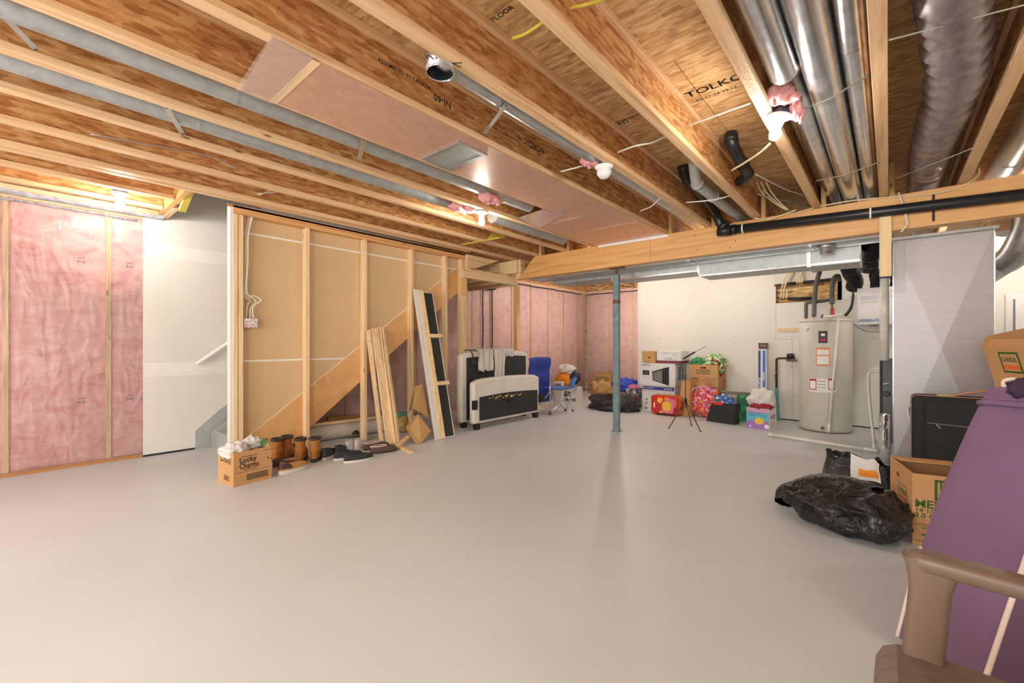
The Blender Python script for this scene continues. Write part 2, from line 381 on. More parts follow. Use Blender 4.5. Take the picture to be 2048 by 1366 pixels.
def patch(name, cols, scale, rough=.55):
    t = NT(name); v = t.new('ShaderNodeTexVoronoi'); v.inputs['Scale'].default_value = scale; t.link(t.pos(), v.inputs['Vector'])
    q = t.new('ShaderNodeSeparateColor'); t.link(v.outputs['Color'], q.inputs[0])
    n = len(cols); r = t.new('ShaderNodeValToRGB'); r.color_ramp.interpolation = 'CONSTANT'; e = r.color_ramp.elements
    while len(e) < n: e.new(.5)
    for i, c in enumerate(cols): e[i].position = i/n; e[i].color = lin(c)
    t.link(q.outputs[0], r.inputs[0]); t.bump(t.noise(t.pos(), 14, 3), .3, .01); return t.set(r.outputs[0], rough)
patch('floral', [(222,60,60),(236,110,50),(226,70,110),(240,170,190),(150,80,150),(238,140,60),(206,40,50)], 34)
patch('gift_pattern', [(60,90,84),(200,200,200),(150,50,70),(70,70,74),(190,120,150),(40,60,66)], 34)
patch('hex_tote', [(50,80,160),(90,140,210),(220,226,230),(40,110,110),(60,90,190)], 26)
patch('green_tote', [(30,130,70),(44,160,90),(24,100,60)], 12)
patch('flex_green', [(120,196,80),(210,230,190),(90,176,80),(232,226,206),(150,60,50)], 22)
patch('speckle', [(214,210,206),(196,196,200),(226,222,216),(206,150,140)], 90)
patch('blue_dot', [(40,46,96),(44,52,110),(36,42,90),(150,160,190)], 30)
t = NT('window_glass'); t.set((235,240,240), .02); t.b.inputs['Transmission Weight'].default_value = 1; t.b.inputs['IOR'].default_value = 1.05

t = NT('clear_plastic'); t.set((226,206,196), .2, coat=.5); t.b.inputs['Alpha'].default_value = .35
# ================================================================ THE SETTING
JZ = 2.46            # underside of the joists
SUB = 2.762          # underside of the subfloor
XW, YB, YF, XR, YBACK = -5.70, 7.65, 9.35, 2.2, -2.4
fl = MB(); fl.box((XW-.12, YBACK, -.1), (XR, YF, 0)); tag(fl.build('floor', 'painted_concrete'), 'grey painted concrete floor', kind='structure')
# ---- ceiling: subfloor sheets, joists
ceil = thing('ceiling', 'open ceiling of wooden joists under strand board sheets', None, (0,0,JZ), kind='structure')
yy = YBACK; k = 0
while yy < YF-.01:
    y1 = min(yy+1.219, YF); xx = -4.6-(0 if k % 2 else 1.2)
    while xx < XR:
        x0, x1 = max(xx, -4.6), min(xx+2.435, XR)
        if x1 > x0+.05: MB().box((x0, yy, SUB), (x1-.003, y1-.003, SUB+.018)).build('subfloor_sheet', 'osb_floor', ceil)
        xx += 2.438
    if yy < 1.0:
        MB().box((XW-.1, yy, SUB), (-4.603, min(y1, 1.02)-.003, SUB+.018)).build('subfloor_sheet', 'osb_floor', ceil)
    if y1 > 4.3:
        MB().box((XW-.1, max(yy, 4.3), SUB), (-4.603, y1-.003, SUB+.018)).build('subfloor_sheet', 'osb_floor', ceil)
    yy = y1; k += 1
JX = [1.41, .92, .432, -.066, -.562, -1.074, -1.565, -2.05, -2.542, -3.04, -3.501, -3.997, -4.468]
FW = .062
def joist(x, y0, y1, parent=ceil):
    w = MB().box((x+FW/2-.005, y0, JZ+.036), (x+FW/2+.005, y1, SUB-.036)).build('joist', 'osb_web', parent)
    MB().box((x, y0, JZ), (x+FW, y1, JZ+.038), .002).build('bottom_flange', 'flange', w)
    MB().box((x, y0, SUB-.038), (x+FW, y1, SUB-.0005), .002).build('top_flange', 'flange', w)
    return w
for x in JX: joist(x, YBACK, YF-.02)
joist(-4.555, YBACK, 4.25); joist(-4.96, YBACK, .95); joist(-5.42, YBACK, .95)
for x in JX[2:-1]:      # blocks standing on the beam beside each joist
    MB().box((x+FW+.004, 5.12, JZ), (x+FW+.042, 5.21, SUB-.001)).build('squash_block', 'pine_post', ceil)
# lettering stamped on the joist web and the subfloor
def stamp(s, p, ux, uy, h, **k): text(ceil, s, p, ux, uy, h, 'print_black', 'stamp', **k)
wx = -2.05+FW/2+.0058
for s, u, v, h in [('NORDIC', 1068, 292, .045), ('NI-60', 885, 202, .04), ('ASSEMBLED IN CANADA', 812, 150, .022), ('1-1/2-7-T', 935, 232, .02), ('PASSED FLOOR JOIST NI', 1010, 268, .016)]:
    p = PX(u, v, wx); stamp(s, p, (0,-1,0) if s == 'NORDIC' or s == 'NI-60' else (0,1,0), (0,0,-1) if s == 'NORDIC' or s == 'NI-60' else (0,0,1), h, bold=.02)
for s, u, v, h in [('TOLKO', 1428, 172, .07), ('02-27-23 19:12', 1432, 188, .028), ('FLOOR', 1005, 28, .03), ('TOP SIDE', 1255, 238, .03), ('38832', 1240, 248, .04)]:
    stamp(s, PZ(u, v, SUB-.0008), (1,0,0), (0,-1,0), h, bold=.02)
# ---- header and stairwell opening
hd = thing('stair_header', 'header closing the joists at the stair opening by the left wall', 'header', (-5.1,.98,JZ))
MB().box((XW, .955, JZ), (-4.56, .998, SUB)).build('header_board', 'lvl', hd)
MB().box((XW, 1.0, JZ-.012), (-5.22, 1.04, JZ+.1)).build('ledger', 'pine_x', hd)
MB().prism([V(-5.05,1.0,JZ+.09), V(-4.80,1.0,JZ+.09), V(-4.93,1.0,JZ-.0), V(-5.05,1.0,JZ)], (0,.006,0)).build('joist_hanger', 'galv', hd)
b = MB(); b.bar((-5.02, 1.03, JZ-.055), (-4.62, 1.03, JZ+.11), .05, .04); tag(b.build('painted_brace', 'yellow_tape', hd), 'yellow sprayed brace')
# ---- left wall: studs, batts, vapour barrier, drywall
wl = thing('wall_left', 'left wall of pink insulation under clear plastic with a white drywall part', None, (XW,3,0), kind='structure')
MB().box((XW-.12, YBACK, 0), (XW-.1, YF, SUB+.02)).build('sheathing', 'osb_pale', wl)
MB().box((XW-.12, .84, SUB), (XW-.1, 5.2, 4.6)).build('sheathing', 'drywall', wl)
MB().box((XW-.095, YBACK, .0), (XW-.004, YF, .038)).build('bottom_plate', 'pine_dark', wl)
MB().box((XW-.095, YBACK, JZ-.05), (XW-.004, 1.0, JZ-.012)).build('top_plate', 'pine_y', wl)
MB().box((XW-.095, 4.3, JZ-.05), (XW-.004, YF, JZ-.012)).build('top_plate', 'pine_y', wl)
def studs_y(ys, parent, z1=JZ-.05):
    for y in ys: MB().box((XW-.095, y-.019, .038), (XW-.004, y+.019, z1)).build('stud', 'pine_z', parent)
ys = [-1.88, -1.27, -.66, -.06, .59, 1.2, 1.81, 2.42, 3.03, 3.64, 4.25, 4.86, 5.47, 5.95, 6.56, 7.17, 7.78, 8.39, 9.0, 9.3]
studs_y(ys, wl)
def batt_y(y0, y1, z0, z1, parent, mat, seed, amp=.022):
    def fn(a, c):
        e = min(1, 6*min(a, 1-a))*min(1, 12*min(c, 1-c))
        y, z = y0+(y1-y0)*a, z0+(z1-z0)*c
        d = noise.fractal(Vector((y*4, z*7, seed)), 1, 2, 4)
        return V(XW-.028+.016*e**.5+amp*d*e*.5, y, z)
    MB().grid(fn, 16, 48).build('insulation_batt', mat, parent)
for i in range(len(ys)-1):
    a, c = ys[i]+.019, ys[i+1]-.019
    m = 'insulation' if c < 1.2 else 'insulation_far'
    batt_y(a, c, .038, 1.17, wl, m, i*3.1); batt_y(a, c, 1.17, JZ-.05, wl, m, i*3.1+1.7)
def sheet_y(y0, y1, z0, z1, parent, seed=0., n=(40,30), amp=.006):
    def fn(a, c):
        y, z = y0+(y1-y0)*a, z0+(z1-z0)*c
        return V(XW+.004+amp*(1+noise.fractal(Vector((y*5+z*1.5, z*1.6, seed)), 1, 2, 3)), y, z)
    return MB().grid(fn, *n).build('vapour_barrier', 'poly_sheet', parent)
sheet_y(YBACK, .845, .03, JZ-.06, wl, 0., (60,40)); sheet_y(4.3, YF-.01, .03, JZ-.06, wl, 4., (80,40)); sheet_y(1.75, 4.3, .03, 1.6, wl, 7., (40,24))
# sill: foam strip, sealant bead, rim board
b = MB()
def sf(a, c):
    y = YBACK+(1.0-YBACK)*a; n = noise.noise(Vector((y*6, c*4, 2)))
    return V(XW+.02+.11*c+.02*n, y, JZ-.035-.03*c*(1-c)+.03*c+.008*n)
b.grid(sf, 60, 6); b.build('sill_foam', 'sill_foam', wl)
MB().tube([V(XW+.018, y, JZ-.075-.012*noise.noise(Vector((y*5,1,1)))) for y in [YBACK+i*.08 for i in range(41)]], .009, 6).build('sealant_bead', 'sill_gasket', wl)
MB().tube([V(XW+.016, y, JZ-.09-.02*noise.noise(Vector((y*4,3,1)))) for y in [5.3+i*.2 for i in range(20)]], .012, 6).build('sealant_bead', 'acoustic_black', wl)
MB().box((XW-.09, YBACK, JZ-.012), (XW+.13, .95, JZ+.03)).build('sill_plate', 'pine_y', wl)
MB().box((XW-.09, YBACK, JZ+.03), (XW+.02, .95, SUB)).build('rim_board', 'osb_pale', wl)
MB().box((XW-.09, 4.3, JZ-.012), (XW+.02, YF, SUB)).build('rim_board', 'osb_web', wl)
# drywall on the stair side of the left wall
rows = [(.02, .879), (.883, 2.109), (2.113, 3.33), (3.334, 4.55)]
def yend(z): return min(5.2, 1.62+max(0, z-.1)/.764)
for z0, z1 in rows:
    pts = [V(XW-.002, .845, z0), V(XW-.002, yend(z0), z0)]
    if yend(z0) < 5.2 and yend(z1) >= 5.2: pts.append(V(XW-.002, 5.2, .1+(5.2-1.62)*.764))
    pts += [V(XW-.002, yend(z1), z1), V(XW-.002, .845, z1)]
    MB().prism(pts, (.0125, 0, 0)).build('drywall_sheet', 'drywall', wl)
for z in (.881, 2.111):      # taped joints
    MB().box((XW+.0105, .85, z-.07), (XW+.0112, yend(z), z+.07)).build('joint_tape', 'joint_compound', wl)
MB().box((XW+.0, .845, 0), (XW+.009, 1.7, .022)).build('base_gap', 'acoustic_black', wl)  # black strip painted as the shaded gap under the drywall
for y, z, s in [(.40, 1.93, '12'), (.74, 1.93, '12'), (.40, .62, '12'), (.74, .62, '12')]:
    text(wl, s, (XW+.02, y, z), (0,0,-1), (0,1,0), .05, 'print_grey', 'stamp')
# stairwell upper walls so that the opening is enclosed
sw = thing('wall_stairwell', 'drywall lining of the stairwell above the ceiling', None, (-5.1,3,SUB), kind='structure')
MB().box((-4.60, 1.0, SUB+.018), (-4.58, 5.2, 4.6)).build('drywall_sheet', 'drywall', sw)
MB().box((XW, .98, SUB+.018), (-4.58, 1.0, 4.6)).build('drywall_sheet', 'drywall', sw)
MB().box((XW, 5.2, SUB+.018), (-4.58, 5.22, 4.6)).build('drywall_sheet', 'drywall', sw)
MB().box((XW-.1, .98, 4.6), (-4.58, 5.22, 4.62)).build('drywall_sheet', 'drywall', sw)
# ---- far wall (pink) in the corner behind the post
wf = thing('wall_far', 'far corner wall of pink insulation under clear plastic', None, (-4.5,YF,0), kind='structure')
MB().box((XW-.12, YF+.09, 0), (-2.6, YF+.11, SUB)).build('sheathing', 'osb_pale', wf)
MB().box((XW, YF-.0, 0), (-2.6, YF+.09, .038)).build('bottom_plate', 'pine_dark', wf)
xs = [-5.66, -5.06, -4.46, -3.86, -3.26, -2.66]
for x in xs: MB().box((x-.019, YF, .038), (x+.019, YF+.09, JZ-.01)).build('stud', 'pine_pale', wf)
for i in range(5):
    for z0, z1, sd in ((.038, 1.19, 0), (1.19, JZ-.02, 4)):
        x0, x1 = xs[i]+.019, xs[i+1]-.019
        def fn(a, c):
            e = min(1, 6*min(a, 1-a))*min(1, 12*min(c, 1-c)); x, z = x0+(x1-x0)*a, z0+(z1-z0)*c
            return V(x, YF+.012-.02*e**.5-.012*noise.fractal(Vector((x*4, z*6, i+sd)), 1, 2, 4)*e, z)
        MB().grid(fn, 10, 24).build('insulation_batt', 'insulation_far', wf)
MB().grid(lambda a, c: V(XW+3.1*a, YF-.02-.004*(1+noise.fractal(Vector((a*14, c*4, 9)), 1, 2, 3)), .03+(JZ-.08)*c), 40, 30).build('vapour_barrier', 'poly_sheet', wf)
MB().tube([V(XW+.05+i*.15, YF-.03, JZ-.09+.012*noise.noise(Vector((i*.7,1,1)))) for i in range(18)], .012, 6).build('sealant_bead', 'acoustic_black', wf)
# ---- back drywall partition with the manifold recess
wb = thing('wall_back', 'white drywall partition behind the water heater', None, (-.6,YB,0), kind='structure')
def dw(x0, x1, z0, z1): return MB().box((x0, YB, z0), (x1, YB+.0125, z1)).build('drywall_sheet', 'drywall', wb)
dw(-3.53, -1.092, .015, 1.219); dw(-1.089, XR, .015, 1.219); dw(-3.53, -1.307, 1.222, JZ); dw(-1.304, -.55, 1.222, 1.77); dw(-1.304, -.55, 2.05, JZ); dw(-.55, XR, 1.222, JZ)
MB().box((-3.53, YB+.02, 0), (XR, YB+.09, .04)).build('bottom_plate', 'pine_x', wb)
MB().box((-1.36, YB+.07, 1.7), (-.5, YB+.085, 2.15)).build('recess_back', 'osb_pale', wb)
MB().box((-.56, YB+.0, 1.77), (-.50, YB+.07, 2.05)).build('recess_side', 'pine_post', wb)
MB().box((-3.545, YB, 0), (-3.53, YF, JZ)).build('drywall_sheet', 'drywall', wb)
MB().box((-3.5, YB-.003, 0), (XR, YB+.01, .016)).build('base_gap', 'acoustic_black', wb)  # black strip painted as the shadow along the wall base
MB().box((-3.53, YB+.092, 0), (XR, YB+.1, JZ)).build('backing', 'drywall_grey', wb)  # unseen sheet added to stop light leaking through the drywall seams
b = MB()
for x in (-3.1, -2.5, -1.9):
    for z in (.3, .8, 1.17, 1.26, 1.6, 2.0): b.lathe([(.006,0),(0,.0015)], (x, YB-.0005, z), 6, Matrix.Rotation(PI/2, 3, 'X'))
for x in (-1.1, -.3):
    for z in (.3, .8, 1.17, 1.26, 1.6): b.lathe([(.006,0),(0,.0015)], (x, YB-.0005, z), 6, Matrix.Rotation(PI/2, 3, 'X'))
b.build('drywall_screws', 'print_grey', wb)['kind'] = 'stuff'
c = MB().box((-1.28, YB-.018, 1.335), (-.93, YB-.001, 1.385)); solo(c, 'wood_strip', 'pine_x', 'short pine strip screwed to the drywall left of the water heater', 'wood strip')
# ---- right wall and wall behind the camera
MB().box((XR, YBACK, 0), (XR+.1, YB, SUB)).build('wall_right', 'drywall')['kind'] = 'structure'
wh = thing('wall_behind', 'drywall wall behind the viewer with two wide windows', None, (-1.8,YBACK,0), kind='structure')
for x0, x1, z0, z1 in ((XW-.12,-4.25,.8,2.1), (-2.35,-1.25,.8,2.1), (.65,XR+.1,.8,2.1), (XW-.12,XR+.1,0,.8), (XW-.12,XR+.1,2.1,SUB)):
    MB().box((x0, YBACK-.1, z0), (x1, YBACK, z1)).build('drywall_sheet', 'drywall', wh)
for i, (x0, x1) in enumerate(((-4.25,-2.35), (-1.25,.65))):  # both windows are added to carry the fill light, out of view
    wn = thing('window_%d' % (i+1), 'wide white window in the wall behind the viewer', None, (x0,YBACK,.8), kind='structure')
    for p, q in (((x0,.8),(x1,.84)), ((x0,2.06),(x1,2.1)), ((x0,.84),(x0+.04,2.06)), ((x1-.04,.84),(x1,2.06)), (((x0+x1)/2-.02,.84),((x0+x1)/2+.02,2.06))):
        MB().box((p[0], YBACK-.09, p[1]), (q[0], YBACK-.03, q[1])).build('window_frame', 'white_plastic', wn)
    MB().box((x0+.04, YBACK-.062, .84), (x1-.04, YBACK-.056, 2.06)).build('pane', 'window_glass', wn)
# ---- stair wall: studs, plates, brown backs of the drywall
ws = thing('wall_stairs', 'open stud wall beside the stairs with brown drywall backs', None, (-4.7,2.8,0), kind='structure')
SX0, SX1 = -4.74, -4.65
def st(y0, y1, z0=0, z1=2.375, x0=SX0, x1=SX1, m='pine_z'): return MB().box((x0, y0, z0), (x1, y1, z1), .0015).build('stud', m, ws)
st(1.345, 1.383); st(1.39, 1.428); st(2.018, 2.056); st(2.69, 2.728); st(3.355, 3.393); st(3.925, 3.963); st(4.225, 4.263); st(4.268, 4.306)
MB().box((SX0, 1.345, 2.376), (SX1, 4.31, 2.414)).build('top_plate', 'plate', ws)
MB().box((SX0, 1.345, 2.415), (SX1, 4.31, 2.453)).build('top_plate', 'plate', ws)
BX = SX0-.0135
def strz(y): return PX(504,866,BX).z+(y-PX(504,866,BX).y)*(PX(915,534,BX).z-PX(504,866,BX).z)/(PX(915,534,BX).y-PX(504,866,BX).y)
zs = [0, PX(490,722,BX).z, PX(490,466,BX).z, 2.455]
def yof(z): return 1.5+(z-strz(1.5))/(strz(2.5)-strz(1.5))
for i in range(3):
    z0, z1 = zs[i]+.004, zs[i+1]-.004
    pts = [V(BX, 1.335, z0)]
    if yof(z0) > 1.335: pts.append(V(BX, min(4.3, yof(z0)), z0))
    else: pts = [V(BX, 1.335, strz(1.335))]
    if yof(z1) < 4.3: pts.append(V(BX, yof(z1), z1))
    elif yof(z0) < 4.3: pts += [V(BX, 4.3, strz(4.3)), V(BX, 4.3, z1)]
    else: pts.append(V(BX, 4.3, z1))
    pts.append(V(BX, 1.335, z1))
    MB().prism(pts, (.0125,0,0)).build('drywall_sheet', 'kraft_back', ws)
for z in zs[1:3]:
    MB().box((BX+.009, 1.4, z-.009), (BX+.0155, min(4.22, yof(z)), z+.009)).build('joint_filler', 'joint_compound', ws)
MB().box((SX0, 1.32, 0), (SX1-.005, 1.345, 2.45)).build('drywall_return', 'drywall', ws)
MB().prism([V(BX-.014,1.335,strz(1.335)), V(BX-.014,4.3,strz(4.3)), V(BX-.014,4.3,2.455), V(BX-.014,1.335,2.455)], (.0135,0,0)).build('drywall_face', 'drywall', ws)
MB().box((SX1-.02, 1.30, 2.435), (SX1+.0, 4.3, 2.459)).build('plate_shim', 'pine_dark', ws)
# ---- staircase behind it
sr = thing('staircase', 'wooden staircase with a raw stringer rising behind the stud wall', 'staircase', (-5.2,1.5,0))
SXX = BX-.018
pA, pB, pC, pD = PX(504,866,BX), PX(915,534,BX), PX(915,577,BX), PX(548,893,BX)
pts = [V(SXX, p.y, p.z) for p in (pA, pB)]
slope = (pB.z-pA.z)/(pB.y-pA.y)
pts = [V(SXX, 1.42, 0), V(SXX, 1.42, pA.z+slope*(1.42-pA.y)), V(SXX, 4.28, pA.z+slope*(4.28-pA.y)), V(SXX, 4.28, pA.z+slope*(4.28-pA.y)-.36), V(SXX, 1.42+.37, 0)]
MB().prism(pts, (.04,0,0)).build('stringer', 'stringer_wood', sr)
MB().prism([p+V(-.86,0,0) for p in pts], (.03,0,0)).build('stringer', 'stair_grey', sr)
MB().bar(V(BX+.014, 1.43, pts[1].z+.004), V(BX+.014, 4.22, pA.z+slope*(4.22-pA.y)+.004), .004, .012).build('filler_bead', 'joint_compound', sr)
for i in range(11):
    y = 1.46+i*.249; z = .19*(i+1)
    MB().box((-5.64, y-.02, z-.03), (SXX-.001, y+.25, z), .004).build('tread', 'stair_grey', sr)
    MB().box((-5.64, y, z-.19), (SXX-.001, y+.018, z-.03)).build('riser', 'stair_grey', sr)
MB().prism([V(-5.69,1.28,0), V(-5.69,1.28,.2), V(-5.69,1.5,.40), V(-5.69,4.2,.40+2.7*.764), V(-5.69,4.2,.1+2.7*.764), V(-5.69,1.6,0)], (.015,0,0)).build('skirt_board', 'stair_grey', sr)
hr = thing('handrail', 'white round handrail on the drywall beside the stairs', 'handrail', (-5.62,1.4,.9))
p0 = PX(393,728,-5.62); p1 = PX(462,682,-5.62); dr = (p1-p0).normalized()
MB().tube([p0, p0+dr*2.6], .021, 12).build('rail', 'rail_white', hr)
q = p0+dr*.42
MB().tube([q+V(0,0,-.02), q+V(0,0,-.055), q+V(-.04,0,-.085), q+V(-.068,0,-.09)], .008, 8).build('bracket', 'chrome', hr)
# landing framing beyond the stairs
ld = thing('stair_landing', 'pine landing frame at the top of the stairs', 'landing', (-5.1,4.7,2.1))
MB().box((-4.62, 4.20, 2.10), (-4.58, 5.40, 2.235), .002).build('header_board', 'pine_y', ld)
MB().box((-4.66, 4.215, 1.86), (-4.622, 4.30, 2.10)).build('cleat', 'pine_post', ld)
for y in (4.62, 5.0, 5.36): MB().box((XW+.01, y-.019, 2.10), (-4.622, y+.019, 2.235)).build('landing_joist', 'pine_x', ld)
MB().box((XW+.01, 4.3, 2.236), (-4.6, 5.4, 2.255)).build('deck', 'osb_pale', ld)
MB().box((-4.66, 5.38, 0), (-4.58, 5.46, 2.10)).build('post', 'pine_post', ld)
MB().box((-4.75, 4.31, 0), (-4.66, 4.345, 2.45)).build('post', 'pine_z', ld)
MB().prism([V(-4.655,4.31,2.45), V(-4.655,4.98,2.45), V(-4.655,4.40,2.24), V(-4.655,4.31,2.24)], (.038,0,0)).build('gusset', 'pine_y', ld)
MB().box((-5.3,5.1,2.255), (-4.35,5.13,2.45)).build('wall_board', 'pine_pale', ld)
MB().box((-4.4,5.14,2.16), (-4.3,5.23,2.455)).build('end_board', 'pine_y', ld)
for p, q in ((PZ(925,489,JZ-.004), PZ(1000,476,JZ-.004)),):
    b = MB(); b.bar(p, q, .05, .006); tag(b.build('painted_strip', 'yellow_tape', ld), 'yellow sprayed strip')
MB().prism([PX(975,480,-3.9), PX(1010,476,-3.9), PX(1010,462,-3.9), PX(982,466,-3.9)], (.004,0,0)).build('painted_block', 'yellow_tape', ld)
# ---- main beam and steel post
bm_ = thing('support_beam', 'long laminated timber beam carrying the joists across the room', 'beam', (-1,5.1,2.15))
for k in range(3):
    y0, y1 = 5.10+k*.0455, 5.10+k*.0455+.0445
    for x0, x1 in ((-4.32, -2.205-.3*k), (-2.202-.3*k, XR-.002)):
        if x0 < -4: MB().prism([V(-4.32,y0,2.15), V(x1,y0,2.15), V(x1,y0,2.455), V(-4.0,y0,2.455)], (0,y1-y0,0)).build('ply', 'lvl', bm_)
        else: MB().box((x0,y0,2.15), (x1,y1,2.455)).build('ply', 'lvl', bm_)
b = MB()
for u, v in [(1205,527), (1205,517), (1205,509), (1300,500), (1390,470), (1470,482), (1460,494), (1395,500)]:
    p = PY(u, v, 5.1); b.lathe([(.006,0),(0,.003)], p, 6, Matrix.Rotation(PI/2, 3, 'X'))
b.build('nail_heads', 'screw', bm_)['kind'] = 'stuff'
m = MB(); p = PY(1867,414,5.0985); m.add(quad(p, (1,0,0), (0,0,1), .018, .24), [(0,1,2,3)]); m.build('crayon_mark', 'print_black', bm_)
tb = MB(); a, c = PY(1197,493,5.098), PY(1336,471,5.098)
tb.bar(a+V(0,-.002,.0), c+V(0,-.002,.0), .004, .03); tag(tb.build('tape', 'porcelain', bm_), 'strip of shiny foil tape')  # flat white stands in for the bulb's reflection on the tape
sp = thing('steel_post', 'square blue-grey steel post standing under the beam', 'post', (-2.70,5.19,0))
R45 = rz(.12)
for nm, c, d, ch, m in [('shaft', (-2.70,5.19,1.03), (.078,.078,2.06), .008, 'steel_paint'), ('base_plate', (-2.70,5.19,.004), (.11,.11,.008), 0, 'steel_paint'), ('top_plate', (-2.70,5.19,2.144), (.2,.11,.010), 0, 'rust')]:
    MB().cbox(c, d, ch, R45).build(nm, m, sp)
MB().cyl((-2.70,5.19,2.06), (-2.70,5.19,2.14), .018, 10).build('jack_screw', 'rust', sp)
MB().cbox((-2.70,5.19,1.70), (.0795,.0795,.06), .008, R45).build('scuff_band', 'rust', sp)
hp = MB().box((-.065, 5.06, PY(1790,551,5.06).z), (.018, 5.098, PY(1790,430,5.06).z), .002)
solo(hp, 'pine_offcut', 'pine_pale', 'pine board nailed upright to the beam above the white pipe', 'board')
# ================================================================ LAMPS
def lamp(name, label, p, lit=True, base='porcelain', tilt=None, box=True, glow='bulb_lit'):
    """keyless ceiling lamp holder with a bulb; p = where the holder meets the joist"""
    p = Vector(p); t = thing(name, label, 'lamp', p, 'keyless ceiling lamps')
    R = tilt if tilt is not None else Matrix.Identity(3)
    def L(prof, nm, m, par=t): return MB().lathe(prof, p, 12 if nm == 'bulb' else 20, R).build(nm, m, par)
    if box: MB().lathe([(.048,.045),(.05,0),(.05,-.001)], p, 8, R).build('junction_box', 'octagon_metal', t)
    L([(.066,0),(.066,-.008),(.05,-.016),(.03,-.03),(.026,-.052),(0,-.053)], 'lamp_holder', base)
    if lit:
        L([(.014,-.05),(.029,-.088),(.031,-.105),(.024,-.125),(0,-.136)], 'bulb', glow)
    else: L([(.04,-.02),(.052,-.03),(.05,-.06),(.03,-.085),(0,-.09)], 'bulb', 'smoke')
    return t
lamp('ceiling_lamp', 'lit bare bulb hanging beside the silver ducts', PZ(1560,232,2.445)-V(0,0,0), tilt=Matrix.Rotation(.25, 3, 'Y'))
lamp('ceiling_lamp', 'lit bare bulb below the joists next to the pink wool tufts', PZ(963,424,2.452))
lamp('ceiling_lamp', 'lit bare bulb near the left wall above the pink insulation', PZ(240,386,2.475))
lamp('ceiling_lamp', 'lit bare bulb over the far storage corner, hidden by the beam', (-3.2,6.35,2.452), glow='bulb_bright')
lamp('ceiling_lamp', 'lit bare bulb over the furnace behind the metal plenum', (.85,6.75,2.452), glow='bulb_bright')
lamp('ceiling_lamp', 'lit bare bulb high in the far pink corner, hidden by the beam', (-3.966,7.71,2.458), glow='bulb_bright')  # added out of sight to brighten the far pink walls
lamp('ceiling_lamp', 'lit bare bulb over the storage pile behind the trunk ducts', (-1.75,6.6,2.452))  # added out of sight to brighten the far end
for i, (x, y) in enumerate([(-2.3,-1.9), (-.4,-1.9), (1.3,-.9), (1.3,2.6)]):  # bulbs added out of view to lift the overall brightness
    lamp('ceiling_lamp', ['lit bare bulb behind the viewer towards the left wall', 'lit bare bulb behind the viewer mid room', 'lit bare bulb behind the viewer towards the right wall', 'lit bare bulb over the right wall side, outside the picture'][i], (x,y,2.452))
# ================================================================ CEILING SERVICES
def duct(label, pts, r, mat='galv', seams=(), cap=True, name='round_duct', cat='duct', group='round metal ducts', n=20, elb=False):
    pts = [Vector(p) for p in pts]; t = thing(name, label, cat, pts[0], group)
    MB().tube(bez(pts, 6) if elb else pts, r, n, False).build('pipe', mat, t, solid=0)
    MB().tube([pts[0], pts[0]+(pts[1]-pts[0]).normalized()*.012], r*1.02, n, True).build('end_rim', mat, t)
    MB().tube([pts[-1]-(pts[-1]-pts[-2]).normalized()*.012, pts[-1]], r*1.02, n, cap).build('end_rim', mat, t)
    L = pts[-1]-pts[0]
    for s in seams:
        p = pts[0]+L*s; d = L.normalized()*.012
        MB().tube([p-d, p, p+d], [r*1.01, r*1.035, r*1.01], n, False).build('joint_bead', mat, t)
    return t
yA = PX(985,385,-2.755).y; yB_ = PX(1058,414,-2.755).y
duct('long grey duct between the joists left of the foil panel', [(-2.755,YBACK+.01,2.555), (-2.755,yB_,2.555)], .068, 'galv_dull', (.3,.55,.82))
duct('grey duct one bay further left, ending by the pink tufts', [(-3.25,YBACK+.01,2.555), (-3.25,PX(905,408,-3.25).y,2.545)], .07, 'galv_dull', (.35,.6,.85))
duct('short grey duct between the left bulb bay and the beam', [(-3.25,PX(985,425,-3.25).y,2.545), (-3.25,4.75,2.545)], .08, 'galv_dull', (.5,.9))
duct('slim duct tucked along the joist behind the round collar', [(-1.64,1.42,2.53), (-1.64,4.9,2.53)], .058, 'galv', (.3,.6,.9))
cl = thing('duct_collar', 'open round metal collar with a black inside pointing down', 'duct', (-1.615,1.33,2.44))
MB().tube([(-1.615,1.33,2.56), (-1.615,1.33,2.435)], .064, 24, False).build('collar_wall', 'galv', cl, solid=.002)
MB().tube([(-1.615,1.33,2.52),(-1.615,1.33,2.437)], .0612, 24, False).build('inside', 'abs_black', cl); MB().lathe([(.062,0),(.0,.001)], (-1.615,1.33,2.515), 24).build('inside_top', 'acoustic_black', cl)
MB().tube([V(-1.615+.064*math.cos(a), 1.33+.064*math.sin(a), 2.435) for a in [2*PI*i/24 for i in range(24)]], .003, 6, closed=True).build('rim', 'galv_bright', cl)
MB().tube([(-1.62,1.33,2.53),(-1.63,1.40,2.53),(-1.64,1.43,2.53)], .056, 16).build('elbow', 'galv', cl)
for s, u, v in (('S',862,115), ('V',912,128)):
    text(ceil, s, PZ(u, v, JZ-.0008), (.8,-.5,0), (.5,.8,0), .05, 'print_black', 'stamp')
